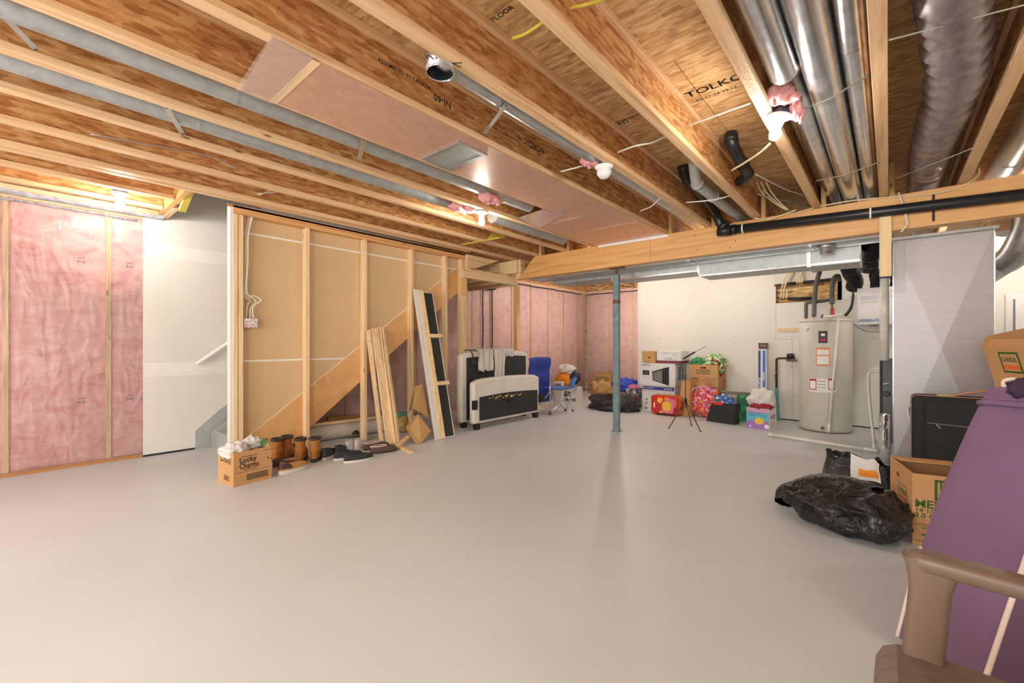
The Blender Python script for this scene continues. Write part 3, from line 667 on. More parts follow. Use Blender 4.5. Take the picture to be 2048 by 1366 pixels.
# the silver ducts right of the bulb
p1 = PZ(1556,160,2.5).y
duct('silver duct ending above the bulb, its round mouth showing', [(-.405,YBACK+.01,2.535), (-.405,p1,2.535)], .066, 'galv_bright', (.4,.7))
duct('silver duct running behind the bulb down to the beam', [(-.405,p1+.12,2.60), (-.40,6.2,2.60)], .06, 'galv_bright', (.45,.6))
duct('widest silver duct in the middle of the three', [(-.262,YBACK+.01,2.555), (-.262,2.55,2.555), (-.262,6.2,2.565)], .078, 'galv_bright', (.3,.55))
duct('silver duct squeezed against the joist on the right', [(-.125,YBACK+.01,2.56), (-.125,6.2,2.57)], .056, 'galv_bright', (.25,.5,.58))
def hanger(label, p, q, w=.02, m='strap', name='strap_hanger', sag=.0):
    p, q = Vector(p), Vector(q); t = thing(name, label, 'strap', p, 'metal strap hangers')
    mid = (p+q)/2+V(0,0,-sag); b = MB()
    for a, c in ((p, mid), (mid, q)): b.bar(a, c, w, .002, (q-p).cross(V(0,0,1)).cross(q-p))
    b.build('strap', m, t)
    for a in (p, q): MB().lathe([(.006,-.004),(.003,-.007),(0,-.0072)], a, 8).build('screw', 'screw', t)
    return t
hanger('thin metal strap under the silver ducts nearest the bulb', PZ(1598,222,2.46), PZ(1737,150,2.46), .012, sag=.02)
hanger('thin metal strap under the silver ducts beside the beam', PZ(1632,362,2.46), PZ(1757,325,2.46), .014, sag=.02)
hanger('metal strap at the top left corner', PZ(0,25,2.50), PZ(72,98,2.47), .03)
hanger('metal strap across the left grey duct', PZ(333,215,2.465), PZ(365,268,2.49), .03)
hanger('bent metal strap beside the foil panel', PZ(727,279,2.462), PZ(718,322,2.50), .028)
hanger('metal strap above the vent plate', PZ(1012,210,2.462), PZ(968,268,2.475), .024)
# foil panning under the joists
pn = thing('return_air_panel', 'long foil-faced board closing the joist bay as an air duct', 'duct panel', (-2.27,3,JZ))
zP = JZ-.007
for nm, pts in [('board', [(-2.515,.93),(-2.0,.93),(-2.0,2.05),(-2.515,2.05)]), ('board', [(-2.515,2.053),(-2.0,2.053),(-2.0,3.5),(-2.515,3.5)]), ('board', [(-2.515,3.503),(-2.0,3.503),(-2.0,4.35),(-2.95,4.35),(-2.95,3.8)]), ('board', [(-2.95,4.353),(-2.0,4.353),(-2.0,5.095),(-2.95,5.095)])]:
    MB().prism([V(x,y,zP) for x,y in pts], (0,0,.0055)).build(nm, 'pan_foil', pn)
MB().prism([V(-2.525,.765,zP-.001), V(-1.99,.72,zP-.001), V(-2.0,.93,zP-.001), V(-2.48,.94,zP-.001)], (0,0,.003)).build('end_flap', 'pan_foil', pn)
b = MB(); b.grid(lambda a, c: V(-2.53+.56*a, .74+.18*c-.03*a, zP-.004-.006*abs(noise.noise(Vector((a*7,c*5,1))))), 14, 8); tag(b.build('plastic_wrap', 'clear_plastic', pn), 'clear plastic taped over the end')
MB().box((-2.51,.90,zP-.003),(-2.0,.935,zP-.0005)).build('batten', 'pine_x', pn)
MB().bar((-2.4,3.52,zP-.002), (-2.95,3.82,zP-.002), .09, .003).build('foil_tape', 'foil', pn)
MB().prism([V(-2.97,3.50,zP+.03), V(-2.52,3.36,zP-.002), V(-2.52,3.52,zP-.002), V(-2.96,3.8,zP-.002)], (0,0,.003)).build('foil_corner', 'foil', pn)
MB().box((-2.9,3.815,zP-.003),(-2.2,3.82,zP-.001)).build('seam_tape', 'foil', pn)
MB().box((-2.95,4.345,zP-.002),(-2.0,4.358,zP-.0005)).build('seam_tape', 'foil', pn)
b = MB()
for r_ in range(9):
    for k_ in range(5):
        x = -2.06-r_*.05; y = 1.0+k_*.11+(.05 if r_ % 2 else 0)
        b.box((x,y,zP-.0006),(x+.007,y+.055,zP-.0001))
b.build('print_pattern', 'print_pinkish', pn)['kind'] = 'stuff'
rg = thing('ceiling_vent', 'flat grey vent plate screwed to the foil panel', 'vent', (-2.29,2.0,zP))
Rg = rz(.0); cx, cy = -2.288, 2.005
for nm, a, c, m in [('plate', (cx-.17,cy-.10), (cx+.17,cy+.10), 'galv_dull'), ('rim', (cx-.2,cy-.135), (cx+.2,cy-.10), 'galv'), ('rim', (cx-.2,cy+.10), (cx+.2,cy+.135), 'galv'), ('rim', (cx-.2,cy-.10), (cx-.17,cy+.10), 'galv'), ('rim', (cx+.17,cy-.10), (cx+.2,cy+.10), 'galv')]:
    MB().box((a[0],a[1],zP-(.012 if nm == 'rim' else .009)), (c[0],c[1],zP-.0005), .002).build(nm, m, rg)
# insulated flex duct in the bay right of the silver ducts
fx = thing('flexible_duct', 'fat grey foil-wrapped flexible duct sagging between joists', 'duct', (.25,2.5,2.45))
pts = bez([(.23,YBACK+.02,2.60), (.22,.2,2.6), (.27,1.5,2.585), (.20,2.4,2.56), (.27,3.3,2.565), (.24,4.3,2.59), (.25,5.2,2.62), (.25,6.3,2.62)], 22)
b = MB(); b.tube(pts, [.118+.009*math.sin(i*1.9)+.012*noise.noise(Vector((i*.25,0,0))) for i in range(len(pts))], 22); b.build('sleeve', 'duct_wrap', fx)
for i in (66, 84, 118): b = MB(); b.tube([pts[i], pts[i+1]], .117, 22, False); b.build('tape_band', 'duct_wrap', fx)
duct('dark round duct beyond the last joist on the right', [(.72,1.0,2.60), (.72,6.4,2.60)], .095, 'galv', (.3,.5,.75))
for (u0,v0,u1,v1,l) in [(1778,80,2048,10,'string stretched below the flexible duct nearer the viewer'), (1795,356,1946,296,'string stretched below the flexible duct beside the beam')]:
    solo(MB().tube([PZ(u0,v0,JZ-.004), PZ(u1,v1,JZ-.004)], .003, 6), 'string_line', 'cable_grey', l, 'string')
# cables
def cable(label, pts, r=.0055, m='cable_white', sm=True, name='cable', cat='cable', group='electrical cables'):
    return solo(MB().tube(bez(pts, 6) if sm else pts, r, 7), name, m, label, cat, None, group)
cable('thick yellow cable across the joist at the top', [PZ(1024,77,2.6), PZ(1050,68,2.58), PZ(1085,45,2.58), PZ(1092,36,2.62)], .008, 'cable_yellow')
cable('yellow cable end against the pale joist at the top', [PZ(1138,17,2.6), PZ(1170,10,2.58), PZ(1210,-2,2.6)], .008, 'cable_yellow')
cable('white cable crossing to the bulb by the silver ducts', [PZ(1375,252,2.58), PZ(1440,228,2.57), PZ(1502,206,2.58)])
cable('white cable drooping between two joists over the smoke alarm', [PZ(1235,305,2.5), PZ(1270,292,2.48), PZ(1305,285,2.5), PZ(1332,272,2.55)])
cable('cream cable curving from the bulb to the pale joist', [PZ(1540,287,2.48), PZ(1520,305,2.47), PZ(1490,325,2.49), PZ(1463,341,2.5)], .008, 'cable_cream')
cable('white cable near the beam between two middle joists', [PZ(1280,422,2.47), PZ(1302,413,2.46), PZ(1322,395,2.48)])
cable('white cable passing below the taped pipe', [PZ(1372,405,2.47), PZ(1425,400,2.46), PZ(1466,390,2.48)])
cable('grey wire stapled along the web on the left', [PX(180,268,-3.97+FW/2+.012), PX(300,290,-3.97+FW/2+.012), PX(410,310,-3.97+FW/2+.012), PX(478,338,-3.97+FW/2+.014)], .005, 'cable_grey')
cable('white cable loop at the hole above the stud wall', [PX(520,390,-4.43), PX(545,380,-4.40), PX(560,383,-4.38), PX(515,388,-4.40)])
p0 = 5.088
cable('long white cable lying along the top of the beam', [PY(1588,427,p0), PY(1640,413,p0), PY(1700,402,p0), PY(1775,395,p0), PY(1850,390,p0), PY(1920,374,p0), PY(1955,352,p0), PY(1958,335,p0-.02)], .007, 'cable_cream')
cable('cream cable dipping in a loop over the beam', [PY(1488,418,p0), PY(1505,434,p0-.02), PY(1535,440,p0-.02), PY(1570,428,p0-.01), PY(1592,420,p0)], .008, 'cable_cream')
for i, (x, l) in enumerate([(0,'nearest of three cream cables fanning to the beam'), (10,'middle of three cream cables fanning to the beam'), (-9,'left of three cream cables fanning to the beam')]):
    cable(l, [PY(1522+x,364,4.75), PY(1533+x,385,4.85), PY(1556+x*.6,407,5.0), PY(1575+x*.2,420,5.06)], .007, 'cable_cream')
cable('white cable from the black elbow to the right joist', [PZ(1508,347,2.60), PZ(1570,378,2.60), PZ(1612,392,2.60)])
cable('white cable hanging down over the beam by the pine offcut', [PY(1797,385,p0), PY(1805,408,p0-.04), PY(1814,443,p0-.03), PY(1812,452,p0-.03), PY(1802,464,p0-.0)], .007)
cable('blue-grey bundle of thin cables beyond the fan of cables', [PZ(1515,388,2.62), PZ(1560,400,2.60), PZ(1620,412,2.60)], .008, 'cable_grey')
# drain pipes of black plastic
def pipe(label, pts, r, m, name='drain_pipe', cat='pipe', rings=(), group=None, sm=True):
    P_ = bez(pts, 6) if sm else [Vector(p) for p in pts]; t = thing(name, label, cat, P_[0], group)
    MB().tube(P_, r, 16).build('pipe', m, t)
    for i in rings:
        i = i % len(P_); a = P_[i]; d = (P_[min(i+1, len(P_)-1)]-P_[max(i-1, 0)]).normalized()*.02
        MB().tube([a-d, a+d], r*1.16, 16).build('coupling', m, t)
    return t
bp0, bp1 = PY(1468,459,5.045), PY(2048,389,5.045)
bp = pipe('black drain pipe strapped along the face of the beam', [bp0, bp1+(bp1-bp0)*.25], .046, 'abs_black', rings=(0,), sm=False)
for u, v in ((1486,459), (1741,424)):
    c_ = bp0+(bp1-bp0)*((PY(u,v,5.045).x-bp0.x)/(bp1.x-bp0.x))
    MB().tube([c_+V(0, -.05*math.cos(a), .05*math.sin(a)) for a in [-1.7+i*.34 for i in range(11)]], .008, 6).build('pipe_strap', 'white_plastic', bp)
wy = PY(1462,461,5.045)
MB().tube([wy, wy+V(-.13,0,.01)], .054, 16).build('cleanout_end', 'abs_black', bp)
MB().tube(bez([wy+V(-.02,0,0), wy+V(-.10,.0,.08), V(-1.42,4.95,2.57), V(-1.425,4.5,2.64), V(-1.41,4.08,2.67), V(-1.405,3.95,2.755)], 6), .045, 16).build('branch', 'abs_black', bp)
MB().tube([wy+V(-.05,0,.04), wy+V(-.09,0,.075)], .06, 16).build('wye_collar', 'abs_black', bp)
pipe('white plastic pipe with taped elbow between two joists', [PZ(1388,322,2.66), PZ(1390,345,2.60), PZ(1395,368,2.54), PZ(1412,382,2.53), PZ(1460,420,2.53), PZ(1500,445,2.55)], .045, 'grey_pipe', rings=(12,20))
pipe('black elbow pipe hanging below the strand board', [PZ(1462,268,2.75), PZ(1463,285,2.68), PZ(1472,305,2.63), PZ(1490,338,2.6), PZ(1497,347,2.59)], .045, 'abs_black', rings=(4,16))
MB_ = MB(); MB_.tube(bez([PZ(1497,345,2.59), PZ(1492,354,2.58), PZ(1480,362,2.585)], 6), .047, 16); solo(MB_, 'pipe_elbow', 'abs_black', 'black elbow on the end of the hanging pipe', 'pipe')
# tufts of pink wool stuffed round the lamp boxes
def tuft(label, p, r, seed):
    b = MB(); b.blob(p, r, 22, 12, .5, 2.6, seed, ridge=.4); b.blob(Vector(p)+V(r[0]*.7,r[1]*.5,-r[2]*.5), [q*.6 for q in r], 16, 9, .6, 3, seed+3, ridge=.5)
    return solo(b, 'wool_tuft', 'wool_pink', label, 'insulation tuft', None, 'pink wool tufts')
tuft('pink wool tuft left of the middle bulb', PZ(922,414,2.475), (.09,.12,.05), 1.)
tuft('pink wool tuft on the foil panel edge above the middle bulb', PZ(978,396,2.475), (.07,.10,.05), 2.)
tuft('pink wool tuft under the mouth of the silver duct', PZ(1558,188,2.52), (.075,.07,.05), 3.)
tuft('ragged pink wool hanging right of the bulb by the ducts', PZ(1592,215,2.47), (.03,.05,.07), 4.)
tuft('pink wool tuft beside the unlit lamp holder', PZ(1178,322,2.50), (.06,.07,.04), 5.)
sm = lamp('smoke_alarm', 'white domed smoke alarm on a dark box under the joists', PZ(1208,333,2.452), lit=False); sm['category'] = 'alarm'; del sm['group']
cable('short white cable end poking beside the smoke alarm', [PZ(1122,343,2.48), PZ(1150,336,2.475), PZ(1165,332,2.49)], .006)
# ================================================================ DUCTS BEHIND THE BEAM
dA = thing('trunk_duct', 'shallow galvanised trunk duct right behind the beam', 'duct', (-1.5,5.35,2.15))
for x0, x1 in ((-4.2,-3.0), (-2.997,-1.8), (-1.797,-.6), (-.597,-.02)): MB().box((x0,5.25,2.14),(x1,5.50,2.42)).build('duct_section', 'galv_dull', dA)
for x in (-3.0,-1.8,-.6): MB().box((x-.012,5.245,2.132),(x+.012,5.505,2.425)).build('drive_cleat', 'galv', dA)
MB().box((-4.2,5.49,2.128),(-.02,5.505,2.142)).build('flange_strip', 'galv_bright', dA)
tk = PZ(1658,500,2.14)
MB().lathe([(.085,.0),(.06,-.03),(.055,-.035),(.055,-.085)], (tk.x,5.38,2.14), 20).build('takeoff', 'galv', dA)
dB = thing('trunk_duct', 'deeper galvanised trunk duct above the water heater', 'duct', (-1.5,5.8,2.0))
for x0, x1, z in ((-4.0,-2.95,2.09), (-2.947,-1.80,2.05), (-1.77,-.66,1.985), (-.63,-.22,1.97)): MB().box((x0,5.56,z),(x1,6.0,2.42)).build('duct_section', 'galv_dull', dB)
MB().prism([V(-1.80,5.56,2.05), V(-1.77,5.56,1.985), V(-1.77,5.56,2.42), V(-1.80,5.56,2.42)], (0,.44,0)).build('transition', 'galv', dB)
for x in (-.645,-2.948): MB().box((x-.018,5.55,1.965 if x > -1 else 2.04),(x+.018,6.01,2.42)).build('drive_cleat', 'galv', dB)
for x0, x1, z in ((-1.77,-.22,1.985), (-2.95,-1.8,2.05)): MB().box((x0,5.552,z-.004),(x1,5.566,z+.012)).build('flange_strip', 'galv_bright', dB)
duct('pale round duct high in the far corner', [(-4.6,6.1,2.408), (-3.1,6.1,2.408)], .05, 'galv_dull', (.5,))
hgs = MB(); hgs.bar((-3.1,6.0,2.42),(-3.1,5.9,2.2),.02,.003); solo(hgs, 'strap_hanger', 'foil', 'shiny foil strap hanging in the far corner left of the post', 'strap')
for y, l_ in ((5.68,'left black sealant seam running down the plastic behind the headboard'), (5.93,'right black sealant seam running down the plastic behind the headboard')):
    solo(MB().tube([(XW+.033+.004*math.sin(i), y+.006*math.sin(i*1.3), .02+i*.218) for i in range(11)], .011, 8), 'sealant_seam', 'acoustic_black', l_, 'seam')
b = MB(); b.blob((XW+.1,5.8,2.22),(.06,.2,.06),20,10,.6,3,9.,ridge=.5); solo(b, 'blue_wrap', 'navy', 'crumpled dark blue wrap at the top of the black seams', 'wrap')
# ================================================================ FURNACE CORNER
pl = thing('return_plenum', 'tall sheet-metal air plenum with a cross-broken front', 'plenum', (.36,5.6,0))
x0, x1, yf, z1 = .03, .68, 5.50, 2.135
m = V((x0+x1)/2, yf-.028, 1.10)
c4 = [V(x0,yf,.02), V(x1,yf,.02), V(x1,yf,z1), V(x0,yf,z1)]
for i in range(4): MB().add([c4[i], c4[(i+1) % 4], m], [(0,1,2)]).build('front_facet', 'plenum', pl)
MB().box((x0,yf+.001,.0),(x1,6.0,z1)).build('body', 'plenum', pl)
MB().box((x0-.004,yf-.004,0),(x0+.003,yf+.004,z1)).build('corner_seam', 'galv_bright', pl); MB().box((x1-.003,yf-.004,0),(x1+.004,yf+.004,z1)).build('corner_seam', 'galv_bright', pl)
MB().box((x0-.06,yf-.06,z1-.012),(x1+.02,yf+.1,z1+.012)).build('top_flange', 'galv_dull', pl)
fn = thing('furnace', 'dark grey furnace cabinet half hidden behind the plenum', 'furnace', (.3,6.3,0))
MB().box((-.055,6.05,.1),(.62,6.75,.98),.006).build('cabinet', 'furnace_grey', fn)
MB().box((-.075,6.045,.05),(-.056,6.5,.96)).build('side_panel', 'charcoal', fn)
MB().lathe([(.03,0),(.03,.012),(.022,.014),(0,.01)], (-.02,6.05,.62), 16, Matrix.Rotation(PI/2,3,'X')).build('knockout', 'black_plastic', fn)
MB().box((.0,6.06,.0),(.6,6.7,.1)).build('base', 'galv_dull', fn)
MB().tube([(-.045,6.03,.72),(-.02,6.02,.73),(.0,6.02,.73)], .006, 6).build('wire_clip', 'cable_white', fn)
vp = thing('vent_pipe', 'upright white plastic vent pipe left of the plenum', 'pipe', (-.035,5.75,1.0))
MB().cyl((-.035,5.72,.98),(-.035,5.72,2.0),.036,18).build('pipe', 'pvc', vp)
MB().cyl((-.035,5.72,1.9),(-.035,5.72,1.99),.044,18).build('coupling', 'pvc', vp); MB().cyl((-.035,5.72,1.80),(-.035,5.72,1.815),.0375,18).build('purple_primer', 'print_blue', vp)
MB().cyl((-.035,5.72,1.99),(-.035,5.72,2.13),.036,18).build('upper_pipe','pvc',vp)
fp = thing('wrapped_pipe', 'upright grey pipe with peeling foil beside the plenum', 'pipe', (-.02,5.47,0))
MB().cyl((-.03,5.50,0),(-.03,5.50,.46),.042,18).build('pipe', 'grey_pipe', fp)
b = MB(); b.grid(lambda a,c: V(-.03+(.044+.006*noise.noise(Vector((a*9,c*9,3))))*math.cos(2*PI*a), 5.50+(.044+.006*noise.noise(Vector((a*9,c*9,3))))*math.sin(2*PI*a), .14+.33*c), 20, 14, cu=True); b.build('foil_wrap', 'foil', fp)
# condensate pipes on the floor
dp = thing('condensate_pipe', 'white plastic condensate pipe lying across the floor to the furnace', 'pipe', PZ(1545,872,.03))
a, c = PZ(1546,870,.03), PZ(1757,902,.03)
MB().tube([a,c],.017,12).build('pipe','pvc',dp)
MB().tube([a,a-(c-a).normalized()*.05],.024,12).build('cap','pvc',dp); MB().tube([c-(c-a).normalized()*.12,c],.021,12).build('tee','pvc',dp)
q = PZ(1748,899,.03)
up = PY(1745,850,6.2)
MB().tube(bez([q, q+V(.0,.02,.05), V(q.x-.01,q.y+.25,.12), V(q.x-.05,q.y+.5,.5), V(q.x-.06,q.y+.55,.78), V(q.x-.01,q.y+.56,.82), V(q.x+.06,q.y+.56,.82)],6),.014,10).build('riser','pvc',dp)
# water heater
wh_ = thing('water_heater', 'tall beige electric water heater standing against the drywall', 'water heater', (-.645,7.12,0))
HC, HR = V(-.645,7.12,0), .29
MB().lathe([(0,.012),(.27,.012),(HR-.005,.02),(HR,.05),(HR,1.455),(HR-.012,1.478),(.2,1.49),(0,1.492)], HC, 48).build('tank', 'heater_grey', wh_)
MB().lathe([(HR+.002,.012),(HR+.002,.03)], HC, 48).build('base_ring', 'heater_band', wh_)
MB().lathe([(HR+.002,1.435),(HR+.0035,1.44),(HR+.002,1.452)], HC, 48).build('top_band', 'heater_band', wh_)
def hang(u, v):
    d = ray(u, v); o = V(0,0,CAM_H)-HC; A = d.x**2+d.y**2; B = 2*(o.x*d.x+o.y*d.y); Cc = o.x**2+o.y**2-HR**2
    k = (-B-math.sqrt(max(0,B*B-4*A*Cc)))/(2*A); p = V(0,0,CAM_H)+d*k; return math.atan2(p.y-HC.y, p.x-HC.x), p.z
def cpatch(nm, u0, v0, u1, v1, m, lift=.002, parent=wh_, label=None):
    a0, z0 = hang(u0, v0); a1, z1 = hang(u1, v1); rr = HR+lift
    if a1 < a0: a0, a1 = a1, a0
    o = MB().grid(lambda s, t_: V(HC.x+rr*math.cos(a0+(a1-a0)*s), HC.y+rr*math.sin(a0+(a1-a0)*s), z1+(z0-z1)*t_), 8, 1).build(nm, m, parent)
    if label: o['label'] = label
    return o
cpatch('label', 1637,662,1655,686,'label_black',label='black energy label'); cpatch('label_stripe',1640,677,1652,682,'label_red',.003); cpatch('label_title',1642,667,1650,672,'label_white',.003)
cpatch('label',1632,695,1660,732,'label_orange',label='orange warning label'); cpatch('label_panel',1634,699,1658,710,'label_white',.003); cpatch('label_panel',1634,712,1658,729,'label_white',.003)
cpatch('label',1618,756,1672,786,'label_white',label='white notice label')
for u in (1619,1656): cpatch('notice_frame',u,757,u+14,780,'label_red',.003); cpatch('notice_panel',u+1.5,761,u+12.5,778,'label_white',.004)
for v in (762,768,774): cpatch('notice_text',1636,v,1652,v+2,'print_grey',.003)
ang, zz = hang(1616,659)
b = MB(); rr = HR+.003
for k0, mm in ((0,'label_white'),):
    b.add([V(HC.x+rr*math.cos(ang+.105*math.cos(q)), HC.y+rr*math.sin(ang+.105*math.cos(q)), zz+.036*math.sin(q)) for q in [2*PI*i/20 for i in range(20)]], [list(range(20))])
tag(b.build('emblem', 'label_white', wh_), 'round maker emblem')
for off, mm in ((-.045,'label_red'),(0,'print_blue'),(.045,'print_black')):
    rr = HR+.0045
    MB().add([V(HC.x+rr*math.cos(ang+off+s*.012+k_*.045), HC.y+rr*math.sin(ang+off+s*.012+k_*.045), zz+k_*.022) for s,k_ in ((-1,-1),(1,-1),(1,1),(-1,1))], [(0,1,2,3)]).build('emblem_stripe', mm, wh_)
cpatch('element_cover',1634,806,1656,838,'heater_grey',.004)
dv = hang(1645,856); pv = V(HC.x+HR*math.cos(dv[0]), HC.y+HR*math.sin(dv[0]), dv[1]); nv = V(math.cos(dv[0]),math.sin(dv[0]),0)
MB().tube([pv, pv+nv*.02, pv+nv*.03],[.02,.018,.012],12).build('drain_valve','bronze',wh_)
t0 = PY(1645,632,7.0); t1 = PY(1678,632,6.82); t2 = PY(1657,865,6.78)
MB().tube([V(t0.x,7.0,1.505), V(t1.x,6.82,1.505)],.014,10).build('relief_pipe','pvc',wh_); MB().tube([V(t1.x,6.82,1.51), t2],.014,10).build('relief_pipe','pvc',wh_)
MB().tube([V(t1.x,6.82,1.49),V(t1.x,6.82,1.53)],.02,10).build('relief_elbow','pvc',wh_); MB().tube([t2,t2+(V(t1.x,6.82,1.51)-t2).normalized()*.12],.018,10).build('relief_end','pvc',wh_)
MB().lathe([(.02,0),(.024,.02),(.012,.03),(.012,.045),(0,.046)], (t0.x,7.0,1.49), 10).build('relief_valve','bronze',wh_)
for nm, lab, pts, r, m in [('insulated_pipe','grey foam-covered pipe leaning up from the heater top',[PY(1628,633,7.1),PY(1629,600,7.1),PY(1632,570,7.1),PY(1640,540,7.15),PY(1644,525,7.2)],.028,'grey_foam'),
        ('insulated_pipe','foam-covered pipe with an elbow left of the leaning one',[PY(1612,636,7.2),PY(1612,612,7.2),PY(1614,606,7.2),PY(1630,604,7.2),PY(1660,600,7.25)],.022,'grey_foam'),
        ('insulated_pipe','foam-covered pipe bending above the red valve',[PY(1664,608,7.1),PY(1664,575,7.1),PY(1668,556,7.12),PY(1676,552,7.2),PY(1678,560,7.4)],.028,'grey_foam')]:
    t = thing(nm, lab, 'pipe', pts[0]); MB().tube(bez(pts,6),r,12).build('foam_sleeve',m,t); MB().cyl(pts[0]+V(0,0,-.05),pts[0]+V(0,0,.01),.012,10).build('copper_end','copper',t)
rv = thing('red_valve','red-tagged shut-off valve on top of the water heater','valve',PY(1665,630,7.1)); p = PY(1665,630,7.1)
MB().cyl((p.x,7.1,1.47),(p.x,7.1,1.62),.016,10).build('body','copper',rv); MB().cbox((p.x,7.075,1.555),(.045,.01,.1),.004).build('tag','label_red',rv)
# manifold recess: black-sleeved pipes with cream plastic tubes
for k_, (u0, u1, v0, v1, lab) in enumerate([(1548,1675,571,558,'upper manifold pipe with black sleeves in the wall recess'), (1560,1625,598,597,'lower manifold pipe with a black sleeve in the wall recess')]):
    a, c = PY(u0,v0,7.62), PY(u1,v1,7.62); t = thing('manifold_pipe', lab, 'pipe', a, 'manifold pipes')
    MB().tube([a,c],.012,10).build('pipe','copper',t); L = c-a
    for s0, s1 in (((.22,.36),(.48,.98)) if k_ == 0 else ((.25,.98),)): MB().tube([a+L*s0,a+L*s1],.024,12).build('sleeve','foam_black',t)
    MB().tube([a+L*.02,a+L*.12],.017,10).build('fitting','bronze',t)
for i, (pts) in enumerate([[(1562,598),(1565,570),(1575,550),(1584,540)], [(1567,598),(1570,572),(1580,552),(1586,541)], [(1594,566),(1596,552),(1600,538)], [(1599,566),(1601,552),(1604,538)], [(1573,597),(1575,588),(1574,582)], [(1604,566),(1605,556),(1602,550)]]):
    cable(['leftmost cream tube of the left pair in the wall recess','right cream tube of the left pair in the wall recess','left cream tube of the upper pair in the wall recess','right cream tube of the upper pair in the wall recess','short capped cream stub on the lower manifold','short capped cream stub on the upper manifold'][i], [PY(u,v,7.60) for u,v in pts], .011, 'cable_cream', True, 'plastic_tube', 'tube', 'cream plastic tubes')
# heat recovery unit with its flex ducts
hv = thing('ventilation_unit', 'white ventilation box on the wall with lettering along its bottom', 'ventilator', (-.12,7.4,1.4))
hx0, hx1, hz0, hz1 = -.31, .22, 1.395, 1.865
MB().box((hx0,7.16,hz0),(hx1,7.6,hz1),.006).build('cabinet','box_white',hv)
yt = 7.158
text(hv,'LIFEBREATH',(-.19,yt,1.445),(1,0,0),(0,0,1),.036,'print_blue',bold=.02,w=.215)
for k_,(z,m,x0_,x1_) in enumerate([(1.815,'print_red',-.2,.2),(1.795,'print_red',-.22,.2),(1.755,'print_blue',-.26,.19),(1.735,'print_blue',-.28,.2),(1.715,'print_blue',-.28,-.12),(1.68,'print_grey',-.28,-.08)]):
    text(hv, 'INSTALLATION MUST BE DONE BY A QUALIFIED'[:int((x1_-x0_)/.0115)], (x0_,yt,z),(1,0,0),(0,0,1),.011,m,align='LEFT',w=x1_-x0_)
for x in (-.05,-.02): decal(hv,'logo_dot',quad((x,yt,1.475),(1,0,0),(0,0,1),.012,.012),'print_red')
MB().box((-.19,7.17,hz0-.02),(-.11,7.25,hz0)).build('drain_bracket','black_plastic',hv); MB().cyl((-.03,7.2,hz0-.05),(-.03,7.2,hz0),.012,8).build('drain_nipple','black_plastic',hv)
cable('thin grey wire looping from the heater to the ventilation box', [PY(1706,648,7.3),PY(1722,658,7.4),PY(1742,664,7.45),PY(1766,662,7.3)], .006, 'cable_grey')
cable('thin cream wire below the ventilation box', [PY(1753,652,7.2),PY(1754,662,7.25),PY(1766,672,7.25)], .005, 'cable_cream')
def flexduct(label, pts, r, m='black_foil_flex'):
    P_ = bez(pts, 12); b = MB(); b.tube(P_, [r*(1+.07*math.sin(i*1.6)+.1*noise.noise(Vector((i*.4,r*9,0)))) for i in range(len(P_))], 18)
    return solo(b, 'flexible_duct', m, label, 'duct', P_[0], 'black flexible ducts')
flexduct('black foil flexible duct rising from the ventilation box front', [(-.12,7.3,1.875),(-.12,7.24,1.97),(-.14,7.05,2.1),(-.2,6.85,2.22)], .065)
flexduct('black foil flexible duct rising from the ventilation box right side', [(.09,7.32,1.875),(.09,7.2,1.98),(.07,6.9,2.12),(.05,6.5,2.22)], .08)
flexduct('dark violet flexible duct slumping from the trunk over the heater', [(-.40,7.0,2.16),(-.38,7.2,2.08),(-.34,7.35,2.0),(-.36,7.5,1.93)], .085)
flexduct('thick brownish flexible duct beside the pine offcut', [(-.10,5.9,2.3),(-.13,6.02,2.2),(-.15,6.15,2.1),(-.16,6.25,1.99)], .10)
b = MB(); b.tube(bez([PY(1705,562,7.3),PY(1706,590,7.35),PY(1702,615,7.35),PY(1690,632,7.35)],6),[.008]*6+[.014]*6+[.018]*7,8)
solo(b,'hanging_strap','black_plastic','black strap hanging from the flexible duct','strap')
# water main on the drywall
wm = thing('water_main', 'bronze water shut-off with a black valve on the drywall', 'valve', PY(1553,770,7.55))
a = PY(1553,775,7.56); c = PY(1555,718,7.56)
MB().tube([a,V(a.x,7.56,c.z),V(a.x+.02,7.56,c.z+.01),PY(1590,716,7.56)],.017,10).build('pipe','bronze',wm)
MB().lathe([(.045,0),(.05,.02),(.05,.05),(.035,.065),(0,.067)],PY(1581,716,7.55),14).build('valve_cap','black_plastic',wm); MB().cbox(PY(1583,721,7.55),(.13,.05,.03),.005).build('valve_body','bronze',wm)
MB().tube([PY(1553,745,7.54),PY(1549,750,7.5),PY(1549,758,7.5)],.005,6).build('lever','strap',wm)
b = MB(); b.tube(bez([a,a+V(.01,-.02,-.25),a+V(.03,-.03,-.55),V(a.x+.04,7.5,.03)],6),[.022]*6+[.027]*6+[.024]*7,12); b.build('hose_sleeve','teal',wm)
# right of the plenum: elbow duct and panel on the wall
rd = thing('elbow_duct', 'dark round duct curving away right of the plenum', 'duct', (.8,6.3,1.9))
MB().tube(bez([PY(1950,560,6.3),PY(1992,533,6.3),PY(2030,508,6.2),PY(2060,450,6.1),PY(2065,400,6.1)],8),.115,20).build('pipe','galv',rd)
MB().lathe([(.12,0),(.12,.02),(0,.021)],PY(2012,448,6.12),24,Matrix.Rotation(PI/2,3,'X')).build('end_disc','box_white',rd)
decal(rd,'foil_patch',quad(PY(1998,452,6.09),(1,0,.1),(0,0,1),.15,.1),'foil')
ep = thing('breaker_panel', 'tall white metal panel on the wall at the right edge', 'panel', (1.15,7.6,.9))
MB().box((1.02,7.53,.95),(1.5,7.645,1.72),.006).build('case','box_white',ep); MB().box((1.09,7.515,1.0),(1.43,7.53,1.66),.004).build('door','white_plastic',ep)
